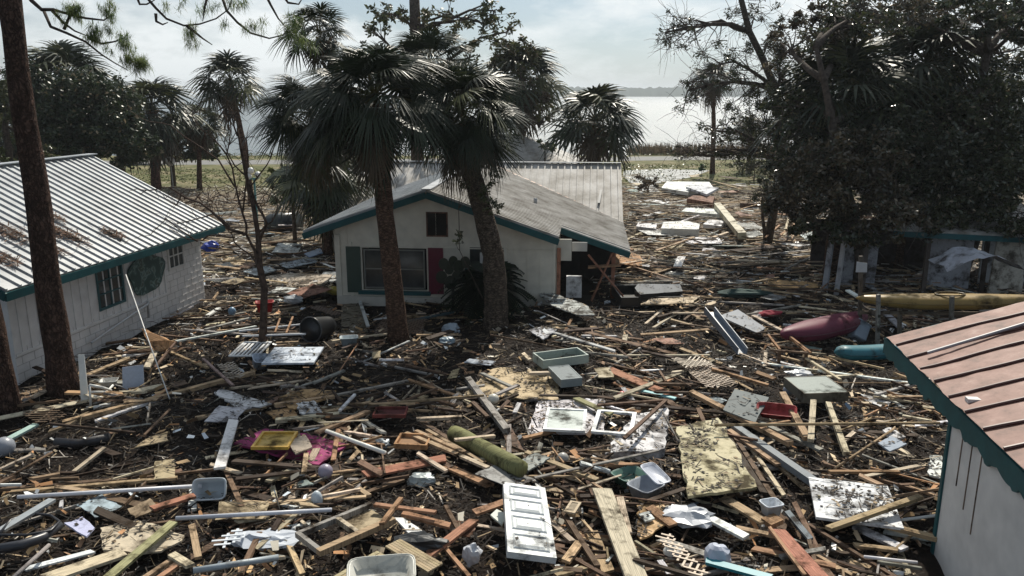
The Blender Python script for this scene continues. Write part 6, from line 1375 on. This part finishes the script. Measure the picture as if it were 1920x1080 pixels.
def dens_ok(x, y):
    if in_house(x, y): return False
    px, py, d = toPx((x, y, .2))
    if px < -60 or px > 1980 or py > 1120: return False
    v = noise.noise(Vector((x * .45, y * .45, 20)))
    if y < 27:
        if px < 430 and 765 < py < 885: return rng.random() < .07
        if 560 < px < 1020 and 600 < py < 725: return rng.random() < .09
        if 1230 < px < 1650 and 620 < py < 720: return rng.random() < .14
        if px < 600 and py > 880: return rng.random() < .2 + v
        return rng.random() < (.42 if px > 700 else .30) + v * 1.9
    if x > 2.5: return rng.random() < (.95 if y < 45 else .5 if y < 62 else .12) and px < 1760
    return y < 52 and rng.random() < .7
tries = 0
while len(cand) < 5800 and tries < 120000:
    tries += 1
    far = rng.random() < .36
    if far: y = rng.uniform(26, 70); px = rng.uniform(1140, 1760) if rng.random() < .78 else rng.uniform(370, 640); x = (px - 960) / FPX * (y * .97 + 1.6)
    else: y = rng.uniform(8.2, 27); x = rng.uniform(-.72, .72) * (y + 1.5)
    if not dens_ok(x, y): continue
    k = rng.choice(KEYS)
    if far and k in ('dark', 'brown') and rng.random() < .5: k = rng.choice(['tan', 'pale', 'pale', 'gray', 'white'])
    Ln = min(3.8, .20 + rng.expovariate(1 / (.68 if not far else 1.05))); wd = rng.choice([.02, .03, .03, .04, .05, .06, .09, .09, .09, .14]); 
    if Ln < .5: wd = min(wd, .09)
    an = rng.gauss(0, .55) if far else (rng.uniform(-1.57, 1.57) if rng.random() < .6 else rng.gauss(-.35 if x > 0 else .25, .4))
    cand.append((x, y, Ln, wd, k, an, rng.uniform(-.10, .10) if Ln > 1 or rng.random() < .8 else rng.uniform(-.4, .4), rng.random()))
def place(c):
    x, y, Ln, wd, k, an, tl, u = c
    d = Vector((math.cos(an), math.sin(an), math.sin(tl))); A = Vector((x, y, 0)) - d * Ln / 2; B = Vector((x, y, 0)) + d * Ln / 2
    base = H(x, y) + .02 + u * u * (.22 if y < 26 else .34)
    A.z += base; B.z += base; up = rest_line(A, B, -.01, 5); A.z += up * .75; B.z += up * .75; return A, B
placed = []
for c in cand:
    A, B = place(c)
    if in_house(A.x, A.y) or in_house(B.x, B.y): continue
    a, b_ = toPx(A), toPx(B); ap = math.hypot(a[0] - b_[0], a[1] - b_[1]) * max(2, c[3] * FPX / a[2] * .45)
    vis = -20 < (a[0] + b_[0]) / 2 < 1935 and (a[1] + b_[1]) / 2 < 1075
    if (a[0] + b_[0]) / 2 > 1770 - .12 * max(0, 1080 - a[1]) * 0 and a[1] > 640: vis = False
    if any(math.hypot(A.x + (B.x - A.x) * t - kx, A.y + (B.y - A.y) * t - ky) < kr for kx, ky, kr in KEEP for t in (.1, .35, .65, .9)): continue
    placed.append((ap if vis else 0, c, A, B))
placed.sort(key=lambda q: -q[0])
used = set(); nsingle = 0; bulk = MB(); MAXN = 300 - sum(1 for o in C.objects if o.get('category') == 'plank')
for ap, c, A, B in placed:
    x, y, Ln, wd, k, an, tl, u = c; col = jit(tuple(q * 1.05 for q in COL[k]), .35); th = rng.choice([.02, .03, .045, .05]); rl = rng.gauss(0, .12)
    done = False
    if ap > 0 and nsingle < MAXN:
        a, b_ = toPx(A), toPx(B); slope = math.degrees(math.atan2(-(b_[1] - a[1]), b_[0] - a[0])) if b_[0] > a[0] else math.degrees(math.atan2(-(a[1] - b_[1]), a[0] - b_[0]))
        ori = 'lying level' if abs(slope) < 9 else 'pointing at the camera' if abs(slope) > 58 else ('rising to the right' if slope > 0 else 'falling to the right')
        mid = (A + B) / 2; near = sorted(LMW, key=lambda q: (q[0] - mid).length)[:2]; lp, ln = near[0]; dx, dy = mid.x - lp.x, mid.y - lp.y
        side = ('right of' if dx > 0 else 'left of') if abs(dx) > abs(dy) * .7 else ('behind' if dy > 0 else 'in front of')
        sz = 'short' if Ln < .9 else ('' if Ln < 1.7 else 'long' if Ln < 2.6 else 'very long'); ww = 'narrow' if wd < .06 else ('wide' if wd > .12 else '')
        for lm2, sd in ((ln, side), (near[1][1], 'towards')):
            lab = ' '.join(q for q in (sz, ww, NAME[k], 'board', ori, sd, 'the', lm2) if q)
            if lab not in used: used.add(lab); done = True; break
        if done:
            m = MB(); m.beam(A, B, wd, th, col, roll=rl, jag=.5); o = m.build('plank', 'wood', None, (mid.x, mid.y, min(A.z, B.z) - th)); tag(o, lab, 'plank', 'broken boards in the debris'); nsingle += 1
    if not done: bulk.beam(A, B, wd, th, col, roll=rl, jag=.5)
o = bulk.build('loose_lumber', 'wood', None, (0, 0, 0)); tag(o, kind='stuff')

# ------------------------------------------------------------------ fine litter: twigs, chips, leaves, scraps (uncountable)
def ground_pts(n, y0, y1, pw=1.0, spread=.74):
    y = y0 + (y1 - y0) * nr.random(n) ** pw; x = nr.uniform(-spread, spread, n) * (y + 1.2)
    keep = [i for i in range(n) if not in_house(x[i], y[i])]; x, y = x[keep], y[keep]
    z = np.array([H(a, b) for a, b in zip(x, y)]); return np.stack([x, y, z], 1)
def litter(name, n, y0, y1, ln, asp, cols, probs, zr, tilt=.35, lift=.0, pw=.9, clump=None, mat='litter'):
    P = ground_pts(n, y0, y1, pw); 
    if clump:
        k = np.array([noise.noise(Vector((p[0] * clump, p[1] * clump, 40))) for p in P]); P = P[k + nr.normal(size=len(P)) * .15 > .0]
    m = len(P); P[:, 2] += nr.random(m) ** 2 * zr + lift
    an = nr.uniform(0, 2 * math.pi, m); X = np.stack([np.cos(an), np.sin(an), nr.normal(size=m) * tilt], 1); X /= np.linalg.norm(X, axis=1, keepdims=True)
    _, S, _n = rot_to(X); ro = nr.normal(size=(m, 1)) * .6; S = S * np.cos(ro) + _n * np.sin(ro)
    L_ = ln * nr.uniform(.4, 1.6, (m, 1)); W_ = L_ / asp * nr.uniform(.6, 1.4, (m, 1))
    V = np.stack([P - X * L_ / 2 - S * W_ / 2, P + X * L_ / 2 - S * W_ * .35, P + X * L_ / 2 + S * W_ * .35, P - X * L_ / 2 + S * W_ / 2], 1)
    c = np.array(cols)[nr.choice(len(cols), m, p=probs)] * nr.uniform(.5, 1.5, (m, 1))
    o = arr_mesh(name, V, 4, c, mat); tag(o, kind='stuff')
LC = [(.014, .010, .007), (.026, .018, .012), (.06, .043, .028), (.24, .18, .11), (.42, .38, .33)]
litter('leaf_litter', 60000, 8, 30, .055, 2.2, LC, [.42, .30, .17, .08, .03], .10)
litter('twig_litter', 42000, 8, 30, .24, 14, LC, [.34, .30, .20, .13, .03], .16, tilt=.25)
litter('wood_chips', 12000, 8, 34, .17, 3.0, [(.40, .27, .14), (.55, .44, .30), (.2, .12, .07), (.42, .22, .1)], [.35, .25, .28, .12], .2, tilt=.3, clump=.6)
litter('pale_scraps', 2600, 8, 36, .13, 1.6, [(.7, .71, .7), (.45, .5, .55), (.6, .55, .45), (.12, .2, .3)], [.5, .25, .2, .05], .22, tilt=.4, clump=.7, mat='clean')
litter('far_litter', 30000, 29, 62, .26, 7, [(.40, .33, .24), (.6, .56, .5), (.22, .16, .11), (.08, .06, .045), (.72, .72, .71)], [.27, .24, .20, .14, .15], .15, tilt=.2, pw=1.0, mat='litter')
def settled():
    V = []; cc = []
    for P, dn in SURF:
        a, b_, d = P[0], P[1] - P[0], P[-1] - P[0]; c_ = P[min(2, len(P) - 1)]
        area = sum(((P[i] - P[0]).cross(P[i + 1] - P[0])).length / 2 for i in range(1, len(P) - 1)); n = int(min(4, area) * 190 * dn)
        tri = [(P[0], P[i], P[i + 1]) for i in range(1, len(P) - 1)]
        if not tri: continue
        for _ in range(n):
            t = rng.choice(tri); u, v = rng.random(), rng.random()
            if u + v > 1: u, v = 1 - u, 1 - v
            p = t[0] + (t[1] - t[0]) * u + (t[2] - t[0]) * v
            if noise.noise(Vector((p.x * 2.1, p.y * 2.1, 33))) + rng.gauss(0, .22) < .02: continue
            big = rng.random() < .3; ln = rng.uniform(.10, .34) if big else rng.uniform(.02, .07); w_ = rng.uniform(.004, .012) if big else ln * .4
            an = rng.uniform(0, 6.28); x = Vector((math.cos(an), math.sin(an), rng.gauss(0, .15))) * ln / 2; s_ = x.cross(Vector((0, 0, 1))).normalized() * w_; p = p + Vector((0, 0, .006 + rng.random() * .025))
            V.append([tuple(p - x - s_), tuple(p + x - s_), tuple(p + x + s_), tuple(p - x + s_)]); cc.append(np.array(LC[rng.choice([0, 0, 1, 1, 2, 3])]) * rng.uniform(.6, 1.4))
    o = arr_mesh('settled_litter', np.array(V), 4, np.array(cc), 'litter'); tag(o, kind='stuff')
settled()
def roots():
    m = MB()
    P = ground_pts(1500, 8, 32, .9)
    for p in P:
        if noise.noise(Vector((p[0] * .5, p[1] * .5, 77))) < -.05: continue
        o = Vector(p) + Vector((0, 0, rng.random() * .22)); L_ = rng.uniform(.2, 1.1); an = rng.uniform(0, 6.28); pts = [o]; r_ = rng.uniform(.004, .014)
        for k in range(4):
            an += rng.gauss(0, .35); o = o + Vector((math.cos(an), math.sin(an), rng.gauss(0, .18))) * L_ / 4; o.z = max(o.z, H(o.x, o.y) + .01); pts.append(o)
        m.tube(pts, [r_, r_ * .9, r_ * .8, r_ * .6, r_ * .3], 4, jit(LC[rng.choice([1, 2, 2, 3])], .4), cap=False)
    o = m.build('roots', 'litter', None, (0, 0, 0)); tag(o, kind='stuff')
roots()
# dry roots and pine straw heaps caught on the left roof
def straw():
    V = []; c = []
    for (px, py, r, n) in ((100, 412, .12, 90), (112, 440, .2, 170), (92, 436, .13, 100), (140, 450, .12, 70), (212, 443, .12, 120), (8, 435, .16, 110), (30, 448, .16, 90), (10, 492, .13, 100), (105, 474, .10, 50)):
        # point on the roof plane by marching the ray
        r0 = ray(px, py); F = FL; W = 8.0; he, hr, oe = 2.72, 4.95, .57; k = (hr - he) / (W / 2 + oe); t = 5
        while t < 60:
            p = CAM + r0 * t; b = (p - F[0]).dot(F[1]); 
            if p.z < hr - k * (b + W / 2): break
            t += .05
        for _ in range(n):
            q = p + Vector((rng.gauss(0, r * 1.3), rng.gauss(0, r), 0)); bb = (q - F[0]).dot(F[1]); q.z = hr - k * (bb + W / 2) + .06 + rng.random() * .05
            d = Vector((rng.gauss(0, 1), rng.gauss(0, 1), rng.gauss(0, .15))).normalized() * .22; s = d.cross(Vector((0, 0, 1))).normalized() * .012
            V.append([q - d / 2 - s, q + d / 2 - s, q + d / 2 + s, q - d / 2 + s]); c.append(np.array((.16, .09, .055)) * rng.uniform(.5, 1.5))
    o = arr_mesh('pine_straw', np.array([[tuple(a) for a in v] for v in V]), 4, np.array(c), 'litter'); tag(o, kind='stuff')
straw()

# ------------------------------------------------------------------ the air between here and the far shore
def haze():
    x0, x1, y0, y1, z0, z1 = -7200, 7200, -80, 9200, -8, 48
    me = bpy.data.meshes.new('haze'); v = [(x, y, z) for z in (z0, z1) for y in (y0, y1) for x in (x0, x1)]
    me.from_pydata(v, [], [(0, 2, 3, 1), (4, 5, 7, 6), (0, 1, 5, 4), (2, 6, 7, 3), (0, 4, 6, 2), (1, 3, 7, 5)])
    m = bpy.data.materials.new('haze'); m.use_nodes = True; t = m.node_tree; t.nodes.clear()
    o = t.nodes.new('ShaderNodeOutputMaterial'); p = t.nodes.new('ShaderNodeVolumePrincipled'); p.inputs['Color'].default_value = (.86, .93, 1, 1); p.inputs['Density'].default_value = HAZE; p.inputs['Anisotropy'].default_value = .3
    t.links.new(p.outputs[0], o.inputs['Volume']); me.materials.append(m); ob = bpy.data.objects.new('haze', me); C.objects.link(ob); ob['kind'] = 'stuff'
HAZE = .0003
haze()
